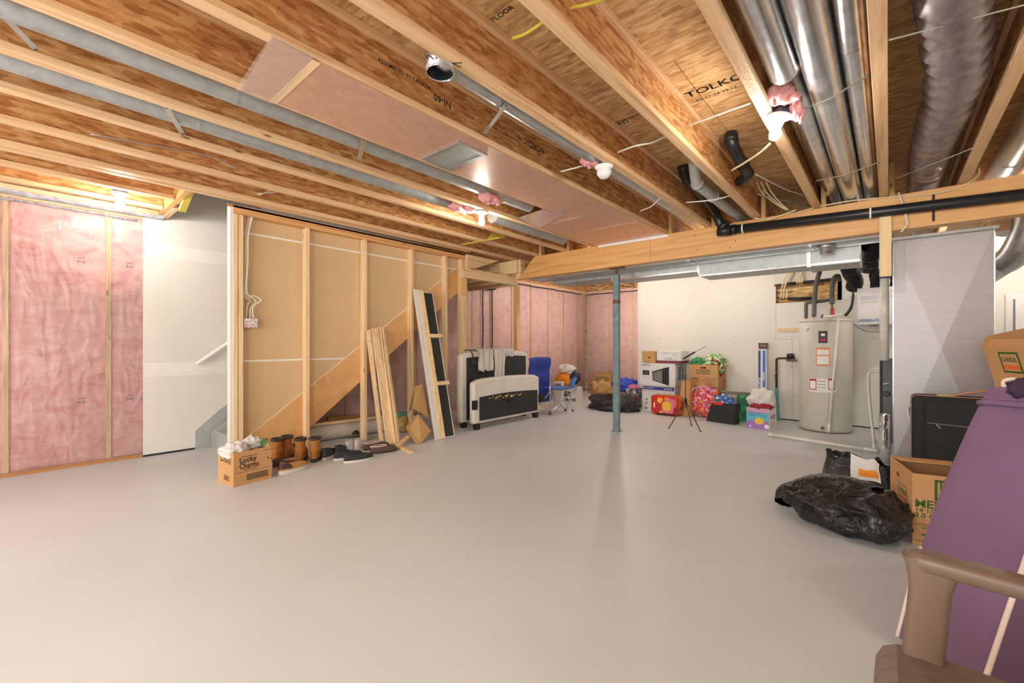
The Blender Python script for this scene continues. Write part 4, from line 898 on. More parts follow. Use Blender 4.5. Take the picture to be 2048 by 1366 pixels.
MB().box((1.075,7.52,1.0),(1.088,7.53,1.66)).build('door_gap','print_grey',ep)

# junction box and cables on the first stud of the stair wall
jx = SX0+.05; p = PX(499,646,jx)
jb = thing('switch_box', 'white speckled switch box fixed to the first stud of the stair wall', 'switch box', p)
MB().box((SX0+.002,p.y-.055,p.z-.045),(SX1-.01,p.y+.065,p.z+.045),.004).build('box','speckle',jb)
for dy in (-.03,.0,.03): MB().box((SX0+.03,p.y+dy-.008,p.z+.045),(SX0+.05,p.y+dy+.008,p.z+.052)).build('cable_clamp','black_plastic',jb)
for i, (pts, l_) in enumerate([([(492,637),(495,610),(500,600),(488,594),(489,560),(491,480),(497,440),(505,412)],'left white cable running up from the switch box'), ([(500,637),(502,615),(512,604),(505,595),(491,590),(493,540),(494,480),(502,435),(508,412)],'middle white cable running up from the switch box'), ([(507,637),(506,615),(518,605),(522,600),(510,592),(494,585),(496,520),(497,470),(506,430),(511,412)],'right white cable bulging out above the switch box')]):
    cable(l_, [PX(u,v,jx+.012*i) for u,v in pts], .0055, 'cable_white')
tg = PX(507,409,SX1+.004); solo(MB().box((SX1+.0005,tg.y-.05,tg.z-.03),(SX1+.003,tg.y+.06,tg.z+.02)), 'nail_plate', 'galv_bright', 'small shiny nail plate on the top plate above the switch box', 'plate')
# ================================================================ THINGS ON THE FLOOR, LEFT SIDE
class FR:
    """local frame standing at o, turned by yaw; p(x,y,z) gives world points"""
    def __init__(s, o, yaw=0): s.o = Vector(o); s.yaw = yaw; s.R = rz(yaw); s.x = s.R @ V(1,0,0); s.y = s.R @ V(0,1,0); s.z = V(0,0,1)
    def p(s, x, y, z): return s.o+s.R @ V(x,y,z)
    def M(s): return Matrix.Translation(s.o) @ s.R.to_4x4()
def mbf(F): b = MB(); b.M = F.M(); return b
def carton(name, label, F, w, d, h, mat='cardboard', open_=None, cat='box', group=None, inside='box_inner', tape=True, lidline=False):
    """cardboard box, F.o = centre of its base; open_ = list of (side, angle) flaps"""
    t = thing(name, label, cat, F.o, group)
    if open_ is None:
        mbf(F).box((-w/2,-d/2,0),(w/2,d/2,h),.003).build('body', mat, t)
        if tape: mbf(F).box((-w/2,-.03,h),(w/2,.03,h+.0008)).build('tape', 'print_tan', t)
    else:
        th = .005; b = mbf(F)
        b.box((-w/2,-d/2,0),(w/2,d/2,th)); b.box((-w/2,-d/2,th),(w/2,-d/2+th,h)); b.box((-w/2,d/2-th,th),(w/2,d/2,h)); b.box((-w/2,-d/2+th,th),(-w/2+th,d/2-th,h)); b.box((w/2-th,-d/2+th,th),(w/2,d/2-th,h))
        b.build('body', mat, t)
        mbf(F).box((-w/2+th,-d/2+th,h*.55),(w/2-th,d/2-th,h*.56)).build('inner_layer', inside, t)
        for sd, a in open_:
            fl_ = d/2 if sd in 'fb' else min(d/2, .24); ca, sa = math.cos(a), math.sin(a)
            b = mbf(F)
            if sd == 'f': pts = [V(-w/2,-d/2,h), V(w/2,-d/2,h), V(w/2,-d/2-fl_*ca,h+fl_*sa), V(-w/2,-d/2-fl_*ca,h+fl_*sa)]
            if sd == 'b': pts = [V(-w/2,d/2,h), V(w/2,d/2,h), V(w/2,d/2+fl_*ca,h+fl_*sa), V(-w/2,d/2+fl_*ca,h+fl_*sa)]
            if sd == 'l': pts = [V(-w/2,-d/2,h), V(-w/2,d/2,h), V(-w/2-fl_*ca,d/2,h+fl_*sa), V(-w/2-fl_*ca,-d/2,h+fl_*sa)]
            if sd == 'r': pts = [V(w/2,-d/2,h), V(w/2,d/2,h), V(w/2+fl_*ca,d/2,h+fl_*sa), V(w/2+fl_*ca,-d/2,h+fl_*sa)]
            n = (pts[1]-pts[0]).cross(pts[3]-pts[0]).normalized()*.004; b.prism(pts, n); b.build('flap', mat, t)
    return t
def ptxt(t, F, face, d_w, s, x, z, h, mat='print_black', **k):
    """print on a box face: f = local -Y, r = local +X, l = local -X; d_w = half extent of that face from the centre"""
    if face == 'f': text(t, s, F.p(x,-d_w-.001,z), F.x, F.z, h, mat, **k)
    elif face == 'r': text(t, s, F.p(d_w+.001,x,z), F.y, F.z, h, mat, **k)
    elif face == 'l': text(t, s, F.p(-d_w-.001,-x,z), -F.y, F.z, h, mat, **k)
def prect(t, F, face, d_w, x, z, w, h, mat, name='print_panel', lift=.0008, label=None):
    if face == 'f': q = quad(F.p(x,-d_w-lift,z), F.x, F.z, w, h)
    elif face == 'r': q = quad(F.p(d_w+lift,x,z), F.y, F.z, w, h)
    else: q = quad(F.p(-d_w-lift,-x,z), -F.y, F.z, w, h)
    return decal(t, name, q, mat, label)
def pframe(t, F, face, d_w, x, z, w, h, k, mat):
    for dx, dz, ww, hh in ((0,h/2,w+k,k),(0,-h/2,w+k,k),(-w/2,0,k,h),(w/2,0,k,h)): prect(t, F, face, d_w, x+dx, z+dz, ww, hh, mat, 'print_line')
# ---- cereal carton
Cc, Rr, Ll = PZ(467,975,0), PZ(543,956,0), PZ(429,957,0)
fx_ = (Rr-Cc); w_ = fx_.length; yaw = math.atan2(fx_.y, fx_.x); d_ = .28; h_ = .272
F = FR(Cc+fx_/2+rz(yaw) @ V(0,d_/2,0), yaw)
t = carton('cereal_carton', 'open brown cereal carton with black print in front of the shoes', F, w_, d_, h_, open_=[], cat='box')
ptxt(t,F,'f',d_/2,'Lucky',-.04,.20,.042,bold=.03,w=.13); ptxt(t,F,'f',d_/2,'Charms',-.03,.152,.042,bold=.03,w=.15)
prect(t,F,'f',d_/2,-.02,.122,.1,.005,'print_black'); prect(t,F,'f',d_/2,-.03,.228,.12,.004,'print_black'); prect(t,F,'f',d_/2,-.0,.104,w_-.02,.002,'print_black')
pframe(t,F,'f',d_/2,.035,.055,.16,.042,.006,'print_black')
for i in range(22): prect(t,F,'f',d_/2,-.035+i*.0066,.055,.003 if i % 3 else .005,.03,'print_black','barcode_bar')
for x,z in ((.12,.18),(.15,.17),(.155,.145)): prect(t,F,'f',d_/2,x,z,.012,.014,'print_black')
ptxt(t,F,'f',d_/2,'WHOLE GRAIN OATS',.15,.25,.01)
for x in (-.06,.01): ptxt(t,F,'l',w_/2,'Lucky',x,.215,.022,bold=.03,w=.06); ptxt(t,F,'l',w_/2,'Charms',x,.19,.022,bold=.03,w=.06)
prect(t,F,'l',w_/2,.07,.2,.05,.06,'print_tan'); pframe(t,F,'l',w_/2,.02,.055,.09,.035,.005,'print_black')
for i in range(10): prect(t,F,'l',w_/2,-.015+i*.007,.055,.003,.024,'print_black','barcode_bar')
b = MB(); b.blob(F.p(-.085,.01,.265),(.12,.10,.07),40,22,.3,2.2,1.,flat=.16,ridge=.2); b.blob(F.p(.06,.02,.29),(.06,.07,.06),26,14,.5,3,2.,ridge=.4)
solo(b,'plastic_bag','bag_white','crumpled white plastic bag stuffed in the cereal carton','bag')
b = MB(); b.blob(F.p(.14,.03,.27),(.05,.07,.05),24,12,.4,3,5.,ridge=.4); solo(b,'snack_wrapper','flex_green','green and white snack wrapper sticking out of the cereal carton','wrapper')
# ---- footwear
def shoe(name, label, heel, toe, kind, group):
    heel, toe = Vector(heel), Vector(toe); d = toe-heel; F = FR(heel, math.atan2(d.y, d.x)); t = thing(name, label, 'shoe' if kind != 'boot' else 'boot', heel, group)
    K = dict(tan=('tan_suede','sole_white','brown_leather','brown_leather'), boot=('boot_tan','sole_dark','boot_collar','boot_lining'), navy=('shoe_navy','sole_cream','shoe_navy','charcoal'),
             white=('shoe_white','sole_white','shoe_white','lining_cream'), slip=('shoe_black','sole_white','shoe_black','charcoal'), slipper=('slipper','sole_dark','lining_cream','brown_leather'))[kind]
    L = .29; sh = {'boot': .038, 'tan': .034, 'slip': .024, 'slipper': .024}.get(kind, .03); ch = {'boot': .15, 'slipper': .072, 'slip': .082}.get(kind, .1)
    def ol(u, k=1.0):
        a = 2*PI*u; x = L/2-L/2*math.cos(a); s = x/L
        w = (.034+.0155*math.sin(PI*min(1, max(0, (s-.1)/.85)))**.8) if 0 < s < 1 else .03
        return V(x, (math.sin(a))**1*(w*1.02) if True else 0, 0)*1
    def outline(u):
        p = ol(u); s = p.x/L; e = (1-abs(2*s-1)**3.2)**.45 if abs(2*s-1) < 1 else 0
        wd = .037+.014*max(0, math.sin(PI*(s-.15)/.85)) if s > .15 else .037
        return V(p.x, math.copysign(wd*e, math.sin(2*PI*u)), 0)
    def rs(z0, z1, k0, k1):
        b = mbf(F); b.grid(lambda u, v: V(L/2+(outline(u).x-L/2)*(k0+(k1-k0)*v), outline(u).y*(k0+(k1-k0)*v), z0+(z1-z0)*v), 28, 2, cu=True)
        b.add([V(L/2+(outline(i/28).x-L/2)*k0, outline(i/28).y*k0, z0) for i in range(28)], [list(range(28))[::-1]]); b.add([V(L/2+(outline(i/28).x-L/2)*k1, outline(i/28).y*k1, z1) for i in range(28)], [list(range(28))]); return b
    toe_up = (lambda x: .012*max(0,(x/L-.75)/.25)**2)
    b = rs(.0015, sh, .985, 1.02)
    b.build('sole', K[1], t)
    cx, rx, ry = (.078, .06, .034) if kind == 'boot' else (.085, .07, .03)
    if kind == 'slipper': cx, rx, ry = .09, .085, .036
    def col(u, g=1): a = 2*PI*u; return V(cx-rx*math.cos(a), ry*math.sin(a), ch-(.016*math.cos(a+PI)*-1 if False else 0)+(.01*math.cos(a) if kind in ('tan','navy','white') else 0))
    def up(u, v):
        o_, c_ = outline(u)*1.0, col(u); s = v**1.5; g = v**.62
        z = sh*.8+(c_.z-sh*.8)*g
        dx = o_.x/L
        if dx > .62: z = sh*.8+(c_.z-sh*.8)*(v**(.62-.2*(dx-.62)/.38))
        return V(o_.x+(c_.x-o_.x)*s, o_.y+(c_.y-o_.y)*s, z)
    mbf(F).grid(up, 32, 12, cu=True).build('upper', K[0], t)
    mbf(F).grid(lambda u, v: V(cx+(col(u).x-cx)*(1-.25*v), col(u).y*(1-.3*v), col(u).z-(col(u).z-sh)*v*.9), 24, 4, cu=True).build('lining', K[3], t)
    if kind == 'boot':
        b = mbf(F); b.grid(lambda u, v: V(cx-(rx+.004*math.sin(v*9))*math.cos(2*PI*u), (ry+.012+.004*math.sin(v*9))*math.sin(2*PI*u), .10+.12*v), 24, 6, cu=True); b.build('shaft', K[0], t)
        mbf(F).tube([V(cx-(rx+.001)*math.cos(2*PI*i/24), (ry+.014)*math.sin(2*PI*i/24), .222) for i in range(24)], .013, 10, closed=True).build('padded_collar', K[2], t)
        mbf(F).grid(lambda u, v: V(cx-(rx-.008)*math.cos(2*PI*u), (ry+.006)*math.sin(2*PI*u), .227-.16*v), 20, 3, cu=True).build('shaft_lining', K[3], t)
    else:
        mbf(F).tube([col(i/24)+V(0,0,.001) for i in range(24)], .0055 if kind != 'slipper' else .006, 6, closed=True).build('collar_edge', K[2], t)
    if kind == 'tan':
        mbf(F).grid(lambda u, v: (lambda p: V(L/2+(p.x-L/2)*1.012, p.y*1.03, p.z))(up((u*.42-.21) % 1, .12+.75*v)), 14, 6).build('heel_patch', 'brown_leather', t)
    if kind in ('tan','navy','white'):
        for i in range(4):
            x = .165+i*.018; z = ch-.006-i*.0095
            mbf(F).tube([V(x,-.02,z-.006), V(x+.003,0,z+.004), V(x,.02,z-.006)], .0028, 6).build('lace', 'lace_white' if kind != 'tan' else 'brown_leather', t)
    if kind in ('navy','white'):
        mbf(F).tube(bez([V(.15,.02,ch),V(.13,.05,ch+.005),V(.15,.055,ch-.04)],4), .0025, 6).build('loose_lace', 'lace_white', t)
    return t
def sh_(name, label, hp, ang, kind, group): p = PZ(hp[0], hp[1], 0); shoe(name, label, p, p+V(math.cos(ang),math.sin(ang),0), kind, group)
A1 = math.atan2(PZ(625,932,0).y-PZ(558,952,0).y, PZ(625,932,0).x-PZ(558,952,0).x)
sh_('sneaker','tan sneaker with brown heel nearest the viewer, toe to the right',(557,951),A1,'tan','tan sneakers')
sh_('sneaker','tan sneaker half hidden between its twin and the cereal carton',(546,945),A1+.12,'tan','tan sneakers')
AW = 2.55
sh_('work_boot','tan work boot furthest left, half behind the cereal carton',(550,929),AW,'boot','tan work boots'); sh_('work_boot','tan work boot second from the carton',(571,922),AW+.05,'boot','tan work boots')
sh_('work_boot','tan work boot standing right behind the tan sneaker toe',(597,928),AW,'boot','tan work boots'); sh_('work_boot','tan work boot furthest right, beside the navy sneakers',(626,926),AW-.05,'boot','tan work boots')
sh_('sneaker','navy sneaker next to the work boots, heel to the viewer',(647,922),2.3,'navy','navy sneakers'); sh_('sneaker','navy sneaker right of its twin',(672,915),2.35,'navy','navy sneakers')
sh_('sneaker','white sneaker behind the black slip-ons, left one',(692,905),2.3,'white','white sneakers'); sh_('sneaker','white sneaker behind the black slip-ons, right one',(711,902),2.3,'white','white sneakers')
A2 = math.atan2(PZ(744,918,0).y-PZ(688,926,0).y, PZ(744,918,0).x-PZ(688,926,0).x)
sh_('slip_on_shoe','black slip-on shoe with white sole in front',(687,927),A2+.1,'slip','black slip-ons'); sh_('slip_on_shoe','black slip-on shoe with white sole behind its twin',(667,922),A2+.15,'slip','black slip-ons')
sh_('slipper','brown slipper with cream edge nearest the planks',(740,908),A2,'slipper','brown slippers'); sh_('slipper','brown slipper with cream edge behind its twin',(727,901),A2+.1,'slipper','brown slippers')
# ---- under the stairs
cr = thing('carpet_roll','rolled-up pale carpet lying under the stairs','carpet roll',(-5.0,2.6,0))
a, c = V(-5.12,1.95,.095), V(-4.98,3.20,.095); b = MB(); b.tube([a,c],.094,24,False); b.build('roll','carpet_roll',cr)
for p, q in ((a,c),(c,a)):
    d = (q-p).normalized(); b = MB(); b.tube([p+d*.002, p-d*.001],[.094,.03],24,True); b.build('end_face','carpet_roll',cr); MB().tube([p-d*.0015,p-d*.002],.03,16).build('core_hole','acoustic_black',cr)
def board(label, p, q, w, h, m='pine_pale', up=(0,0,1), name='board', cat='board', group=None): return solo(MB().bar(p,q,w,h,up,.0015), name, m, label, cat, None, group)
board('pale batten lying on top of the carpet roll', (-5.08,1.95,.207), (-4.94,3.15,.207), .05, .034, 'pine_y')
board('short dark offcut behind the carpet roll', PX(655,838,-5.25), PX(730,830,-5.25), .06, .04, 'pine_dark'); board('second pale batten behind the leaning planks', PX(600,868,-5.3), PX(800,826,-5.3), .04, .035, 'pine_y')
tr_ = thing('teal_roll','small teal roll lying behind the folded cardboard','roll',PX(792,834,-5.0)); p, q = PX(786,832,-5.0), PX(822,828,-5.0); MB().tube([p,q],.042,14).build('roll','teal',tr_); MB().tube([q,q+(q-p).normalized()*.004],.014,10).build('core','print_grey',tr_)
bl = thing('toy_ball','small black and gold ball under the stairs','ball',PZ(711,874,0)); p = PZ(711,874,0)
MB().lathe([(.045*math.sin(PI*i/12), .045-.045*math.cos(PI*i/12)) for i in range(13)], p, 20).build('ball','black_plastic',bl); MB().lathe([(.0452*math.sin(PI*i/12), .045-.0452*math.cos(PI*i/12)) for i in (4,5)], p, 20).build('gold_band','gold',bl)
b = MB(); b.blob(PX(806,848,-4.75),(.06,.09,.1),26,14,.5,3,3.,flat=.005,ridge=.4); solo(b,'crumpled_paper','cardboard_dull','crumpled brown paper behind the folded cardboard','paper')
bc = MB(); bc.box((XW+.06,3.42,.3),(XW+.1,3.47,1.45)); bc.M = Matrix(); solo(bc,'printed_plastic_strip','blue_dot','dark blue printed plastic strip hanging behind the stud','strip')
# ---- leaning planks (each one a thing)
for i, lab in enumerate(['leftmost leaning pine plank, seen edge-on','widest leaning pine plank, second from the left','third leaning pine plank','fourth leaning pine plank','rightmost leaning pine plank']):
    tu = (736,746,756.5,761,767)[i]; bu = (764,777,788,792.5,798)[i]; wv = (.02,.088,.02,.02,.05)[i]; k = (0,.035,0,.01,-.01)[i]
    p, q = PZ(bu,(887,889,889,888,885)[i],0), PX(tu,(660,657,655,658,661)[i],-4.6)
    solo(MB().bar(p+V(k,0,.003), q+V(k,0,0), wv, .02 if wv > .03 else .08, (1,0,.3), .002), 'plank', ('pine_y','pine_pale','pine_z','pine_pale','pine_z')[i], lab, 'plank', p, 'planks leaning on the stud wall')
board('offcut of pine lying askew in front of the planks', PZ(786,899,.012), PZ(818,872,.07), .06, .02, 'pine_x', name='offcut', group='pine offcuts'); board('small pine offcut crossing under the other one', PZ(800,894,.012), PZ(824,905,.012), .05, .02, 'pine_x', name='offcut', group='pine offcuts')
# ---- folded cardboard
def sheet(name, label, pts, faces, mat='cardboard_dull', th=.006):
    b = MB(); b.add(pts, faces); return solo(b, name, mat, label, 'cardboard', None, 'folded cardboard pieces', solid=th)
sheet('cardboard_sheet','large folded cardboard sheet leaning on the stud', [PX(830,772,-4.5), PX(846,769,-4.42), PX(864,866,-4.16), PX(857,835,-4.24), PX(826,817,-4.3), PX(818,822,-4.52), PX(812,820,-4.55)], [(0,1,4,5),(1,2,3,4)])
sheet('cardboard_sheet','small folded cardboard in front of the large sheet, corner on the floor', [PX(837,829,-4.22), PX(862,862,-4.12), PZ(843,886,.004), PX(819,858,-4.2), PX(811,855,-4.3), PZ(832,888,.004), PX(830,832,-4.33)], [(0,1,2,3),(6,0,3,4),(4,3,2,5)])
# ---- bed rail panel leaning
BL_, BR_, TL_, TR_ = PZ(872,880,0), PZ(911,873,0), PX(828,578,-4.60), PX(866,582,-4.60)
ux = (BR_-BL_); W_ = ux.length; ux.normalize(); uv = (TL_-BL_); H_ = uv.length; uv.normalize(); un = ux.cross(uv).normalized()
if un.x < 0: un = -un
br = thing('bed_side_rail','long bed side rail with black backing leaning against the studs','bed rail',BL_)
def slab(nm, m, u0, u1, v0, v1, n0, n1, ch=.002):
    R = Matrix((ux, uv, un)).transposed().to_4x4(); b = MB(); b.box((u0*W_,v0*H_,n0),(u1*W_,v1*H_,n1),ch,Matrix.Translation(BL_) @ R); return b.build(nm, m, br)
slab('cover','white_vinyl',.02,1,.003,.985,-.05,-.004,.008); slab('backing','black_fabric',.42,.93,.01,.98,-.004,.0); slab('cleat','pine_pale',.2,.42,.0,.99,-.004,.03)
slab('edge_board','white_vinyl',0,.09,0,.998,-.03,.012); slab('edge_board','box_white',.1,.19,0,.995,-.03,.012)
for v in (.67,.35): slab('slat_support','pine_pale',.3,1.02,v-.012,v+.012,.0,.045)
# ---- upholstered headboard and footboard
def bedend(name, label, X, u0, u1, vtop, z0, panel, field0, group):
    y0, y1 = PX(u0,760,X).y, PX(u1,760,X).y; zt = PX((u0+u1)/2,vtop,X).z; t = thing(name, label, 'bed end', (X,y0,0), group)
    def ylz(y): return zt-.02*((y-(y0+y1)/2)/((y1-y0)/2))**2
    N = 14; th = .10; top = [(y0+(y1-y0)*i/N) for i in range(N+1)]
    prof = [V(X,y0,z0)]+[V(X,y,ylz(y)-(.035 if i in (0,N) else .006 if i in (1,N-1) else 0)) for i,y in enumerate(top)]+[V(X,y1,z0)]
    b = MB(); b.prism(prof,(-th,0,0)); b.build('padding','white_vinyl',t,bevel=.03)
    f0 = panel; n = 12; m_ = .075
    fp_ = [V(X+.002,y0+m_*1.3,f0)]+[V(X+.002,y0+m_*1.3+(y1-y0-2.1*m_)*i/n, field0+.02*math.sin(PI*i/n)) for i in range(n+1)]+[V(X+.002,y1-m_*.8,f0)]
    MB().add(fp_,[list(range(len(fp_)))]).build('dust_cloth','black_fabric',t,solid=.004)
    for y in (y0+.05, y1-.09): MB().prism([V(X-.08,y,z0+.001),V(X-.01,y,z0+.001),V(X-.015,y+.01,0.0),V(X-.075,y+.01,0.0)],(0,.07,0)).build('leg','black_plastic',t)
    return t, y0, y1, zt
hb, hy0, hy1, hzt = bedend('headboard','tall white upholstered headboard with its black back showing',-4.36,922,1056,701,.07,.10,PX(985,714,-4.36).z,'bed ends')
fb, fy0, fy1, fzt = bedend('footboard','low white upholstered footboard with torn black lining',-4.12,948,1079,752,.08,.12,PX(1010,788,-4.12).z,'bed ends')
b = MB()
for i in range(13):
    y = fy0+.30+i*.055+random.uniform(-.02,.02); r_ = random.uniform(.5,1.2); b.blob((-4.113,y,PX(1010,792,-4.12).z+.014*math.sin(i*2.1)),(.006,.022*r_,.015*r_),10,6,.7,3,i)
b.build('torn_foam','gold',fb)
MB().box((-4.14,fy0-.02,.28),(-4.10,fy0+.05,.40)).build('bracket','black_plastic',fb); MB().box((-4.14,fy1-.03,.25),(-4.06,fy1+.06,.36)).build('bracket','black_plastic',fb); MB().box((-4.112,(fy0+fy1)/2-.03,.30),(-4.10,(fy0+fy1)/2+.05,.36)).build('bracket','black_plastic',fb)
MB().tube(bez([V(-4.44,hy0+.13,hzt+.005),V(-4.38,hy0+.18,hzt+.012),V(-4.345,hy0+.2,hzt-.05),V(-4.345,hy0+.22,hzt-.12)],5),.008,6).build('strap','black_fabric',hb)
b = MB(); b.blob((-4.34,hy0+.22,hzt-.16),(.03,.06,.05),16,10,.3,3,2.); b.build('strap_bundle','black_fabric',hb)
sh = thing('draped_shirt','light grey shirt draped over the tall headboard','shirt',(-4.36,(hy0+hy1)/2,hzt))
def drape(nm, ya, yb, lf, lb, taper=.7, seed=0):
    def fn(u, v):
        s = -lb+(lf+lb+.12)*v; n = noise.noise(Vector((u*5,v*4,seed))); fold = .012*math.sin(u*17+seed+v*3)
        yc = (ya+yb)/2; k = 1 if s < .1 else 1-(1-taper)*min(1,(s-.1)/max(.05,lf)); y = yc+(u-.5)*(yb-ya)*k+.02*n
        if s < 0: return V(-4.468-fold*.5, y, hzt+.012+s)
        if s < .12: return V(-4.47+s, y, hzt+.016+.008*math.sin(PI*s/.12)+abs(fold)*.4)
        return V(-4.338+.012+fold+.01*n, y, hzt+.01-(s-.12)-(.03*n if v > .9 else 0))
    MB().grid(fn,18,24).build(nm,'shirt',sh,solid=.004)
drape('body',hy0+.28,hy0+.60,.30,.2,.85,1.); drape('sleeve',hy0+.62,hy0+.86,.46,.2,.75,3.); drape('sleeve',hy0+.84,hy0+1.08,.10,.2,.8,5.)
# ---- camp chair
cc = thing('camp_chair','blue folding camp chair beside the headboard','camp chair',(-4.25,5.75,0))
X = -4.36; a_, b_ = PZ(1100,829,0), PZ(1131,822,0)
bk = lambda u, v: PX(1062+(1102-1062)*u, 0, X+0)*0+V(X-.02-.10*math.sin(PI*u)*.6+(-.10)*(1-v)*0, PX(1062,760,X).y+(PX(1103,760,X).y-PX(1062,760,X).y)*u, PX(1080,806,X).z+(PX(1080,716,X).z-PX(1080,806,X).z)*v+.03*math.sin(PI*u)*(v-.5))
MB().grid(lambda u,v: bk(u,v)+V(.012*math.sin(v*PI*5),0,0), 14, 20).build('backrest','blue_cloth',cc,solid=.02)
yb0, yb1 = PX(1062,760,X).y, PX(1103,760,X).y
zs_ = PX(1120,772,X).z
MB().grid(lambda u,v: V(X+.02+.42*u, yb1-.28+.42*v*1.0, zs_+.02-.05*math.sin(PI*u)*math.sin(PI*v)), 10, 10).build('seat','blue_light',cc,solid=.006)
MB().grid(lambda u,v: V(X+.30+.1*u, yb1+.06+.12*v, zs_+.03+.13*v+.02*math.sin(PI*u)), 8, 8).build('arm_pocket','blue_light',cc,solid=.008)
f1, f2 = a_+V(0,0,.01), b_+V(0,0,.01); f3 = V(X-.05,yb0+.1,.01); f4 = V(X+.30,yb1+.2,.01)
top1 = V(f1.x-.0,f1.y,zs_+.52); 
for p, q in ((f1, V(f1.x,f1.y,PX(1100,735,X).z)), (f1+V(0,0,.02), V(X+.4,yb1+.16,zs_)), (f2, V(f1.x-.02,f1.y,zs_-.02)), (f3, V(f1.x,f1.y,zs_-.04)), (f1+V(0,0,.02), V(X-.05,yb0+.05,zs_-.1)), (f4, V(f2.x,f2.y,zs_-.0)), (f2, V(X+.4,yb1+.16,zs_-.02))):
    MB().tube([p,q],.008,8).build('frame_tube','chrome',cc)
for p in (f1,f2,f3,f4): MB().lathe([(.018,-.009),(.018,.01),(.01,.02),(0,.021)],p,10).build('foot','black_plastic',cc)
F = FR(PZ(1128,803,0)+V(0,.22,0),.25); t = carton('printer_carton','white printer carton with a dark screen picture behind the camp chair',F,.42,.34,.28,'box_white',tape=False)
prect(t,F,'f',.17,-.02,.15,.16,.10,'screen_dark',lift=.001); prect(t,F,'f',.17,-.02,.16,.12,.06,'print_grey',lift=.0016); prect(t,F,'f',.17,.0,.04,.36,.05,'print_grey',lift=.001); prect(t,F,'f',.17,-.16,.14,.05,.16,'box_navy',lift=.001)
ptxt(t,F,'f',.17,'brother',.1,.24,.022,'print_grey')
b = MB(); b.blob(F.p(-.12,0,.42),(.19,.16,.14),40,22,.3,2.4,4.,flat=.283,ridge=.2); solo(b,'shopping_bag','orange','bright orange bag on the printer carton behind the camp chair','bag')
b = MB(); b.blob(F.p(-.08,.05,.62),(.17,.16,.11),36,20,.4,2.4,6.,flat=.53,ridge=.3); solo(b,'shopping_bag','bag_white','white plastic bag topping the pile behind the camp chair','bag')
b = MB(); b.blob(F.p(.10,.02,.46),(.10,.12,.12),30,16,.3,2.4,8.,flat=.284,ridge=.2); solo(b,'cloth_bag','navy','navy cloth bundle at the right of the orange bag','bag')
F2 = FR(PZ(1108,815,0)+V(0,.15,0),.3); t = carton('small_carton','small tan and white printed box seen through the camp chair frame',F2,.16,.12,.46,'box_offwhite',tape=False); prect(t,F2,'f',.06,0,.40,.12,.05,'print_grey'); prect(t,F2,'f',.06,0,.33,.1,.04,'print_red')
# ================================================================ FAR STORAGE PILE
def uhaul(t, F, d2, w, h, face='f', logo=True, k=1.0):
    pframe(t,F,face,d2,0,h*.70,.21*k,.075*k,.008*k,'print_green'); ptxt(t,F,face,d2,'U-HAUL',0,h*.70,.045*k,'print_green',bold=.03,w=.18*k)
F = FR((PY(1208,700,9.05).x,9.1,0),.1); t = carton('moving_box','upright moving box with green print in the far pink corner',F,.44,.35,.47,'cardboard_dull')
uhaul(t,F,.175,.44,.47,k=1.4); ptxt(t,F,'f',.175,'THIS WAY UP',0,.235,.03,'print_green'); prect(t,F,'f',.175,-.1,.12,.02,.16,'print_green'); decal(t,'arrow_head',[F.p(-.14,-.1765,.18),F.p(-.06,-.1765,.18),F.p(-.10,-.1765,.23)],'print_green')
b = MB(); b.blob((PZ(1196,795,0).x,PZ(1196,795,0).y+.18,.15),(.26,.2,.20),34,18,.5,2.2,2.,flat=.004,ridge=.3); t = solo(b,'paper_bag','paper_bag','crumpled brown paper bag with white handles near the far corner','bag')
for dx in (-.06,.05): MB().tube([PZ(1196,795,0)+V(-.05+dx,-.01,.2),PZ(1196,795,0)+V(-.02+dx,-.03,.31),PZ(1196,795,0)+V(.03+dx*1.4,-.02,.34)],.007,6).build('handle','lace_white',t)
c0 = (PZ(1170,818,0)+PZ(1270,826,0))/2
b = MB(); b.blob((c0.x-.02,6.88,.10),(.47,.30,.19),64,30,.22,1.8,7.,flat=.004,ridge=.22); t = solo(b,'bin_bag','bin_bag','full black bag lying on the floor behind the steel post','bag')
MB().tube(bez([V(c0.x-.38,6.72,.27),V(c0.x-.40,6.62,.17),V(c0.x-.36,6.56,.06)],6),.006,6).build('drawstring','tarp_seam',t)
F = FR(PZ(1240,806,0)+V(0,.25,0),.2); t = carton('low_carton','low brown carton under the blue bag behind the steel post',F,.42,.34,.20,'cardboard_dull')
b = MB(); b.blob(F.p(0,0,.335),(.25,.18,.13),44,24,.35,2.4,3.,flat=.205,ridge=.3); solo(b,'plastic_bag','bag_blue','shiny blue plastic bag behind the steel post','bag')
F = FR((-3.46,7.30,0),.15); t = thing('gift_bag','paper gift bag with a busy colourful pattern left of the microwave carton','bag',F.o)
mbf(F).prism([V(-.12,-.07,.002),V(.12,-.07,.002),V(.125,-.06,.36),V(.05,-.055,.34),V(-.05,-.06,.355),V(-.125,-.06,.35)],(0,.14,0)).build('bag','gift_pattern',t)
for y in (-.06,.06): mbf(F).tube(bez([V(-.05,y,.34),V(-.04,y,.42),V(.04,y,.42),V(.05,y,.33)],4),.004,6).build('handle','pink',t)
b = mbf(F); b.blob((0,0,.36),(.11,.05,.05),20,10,.5,3,3.,ridge=.5); b.build('tissue_paper','pink',t)
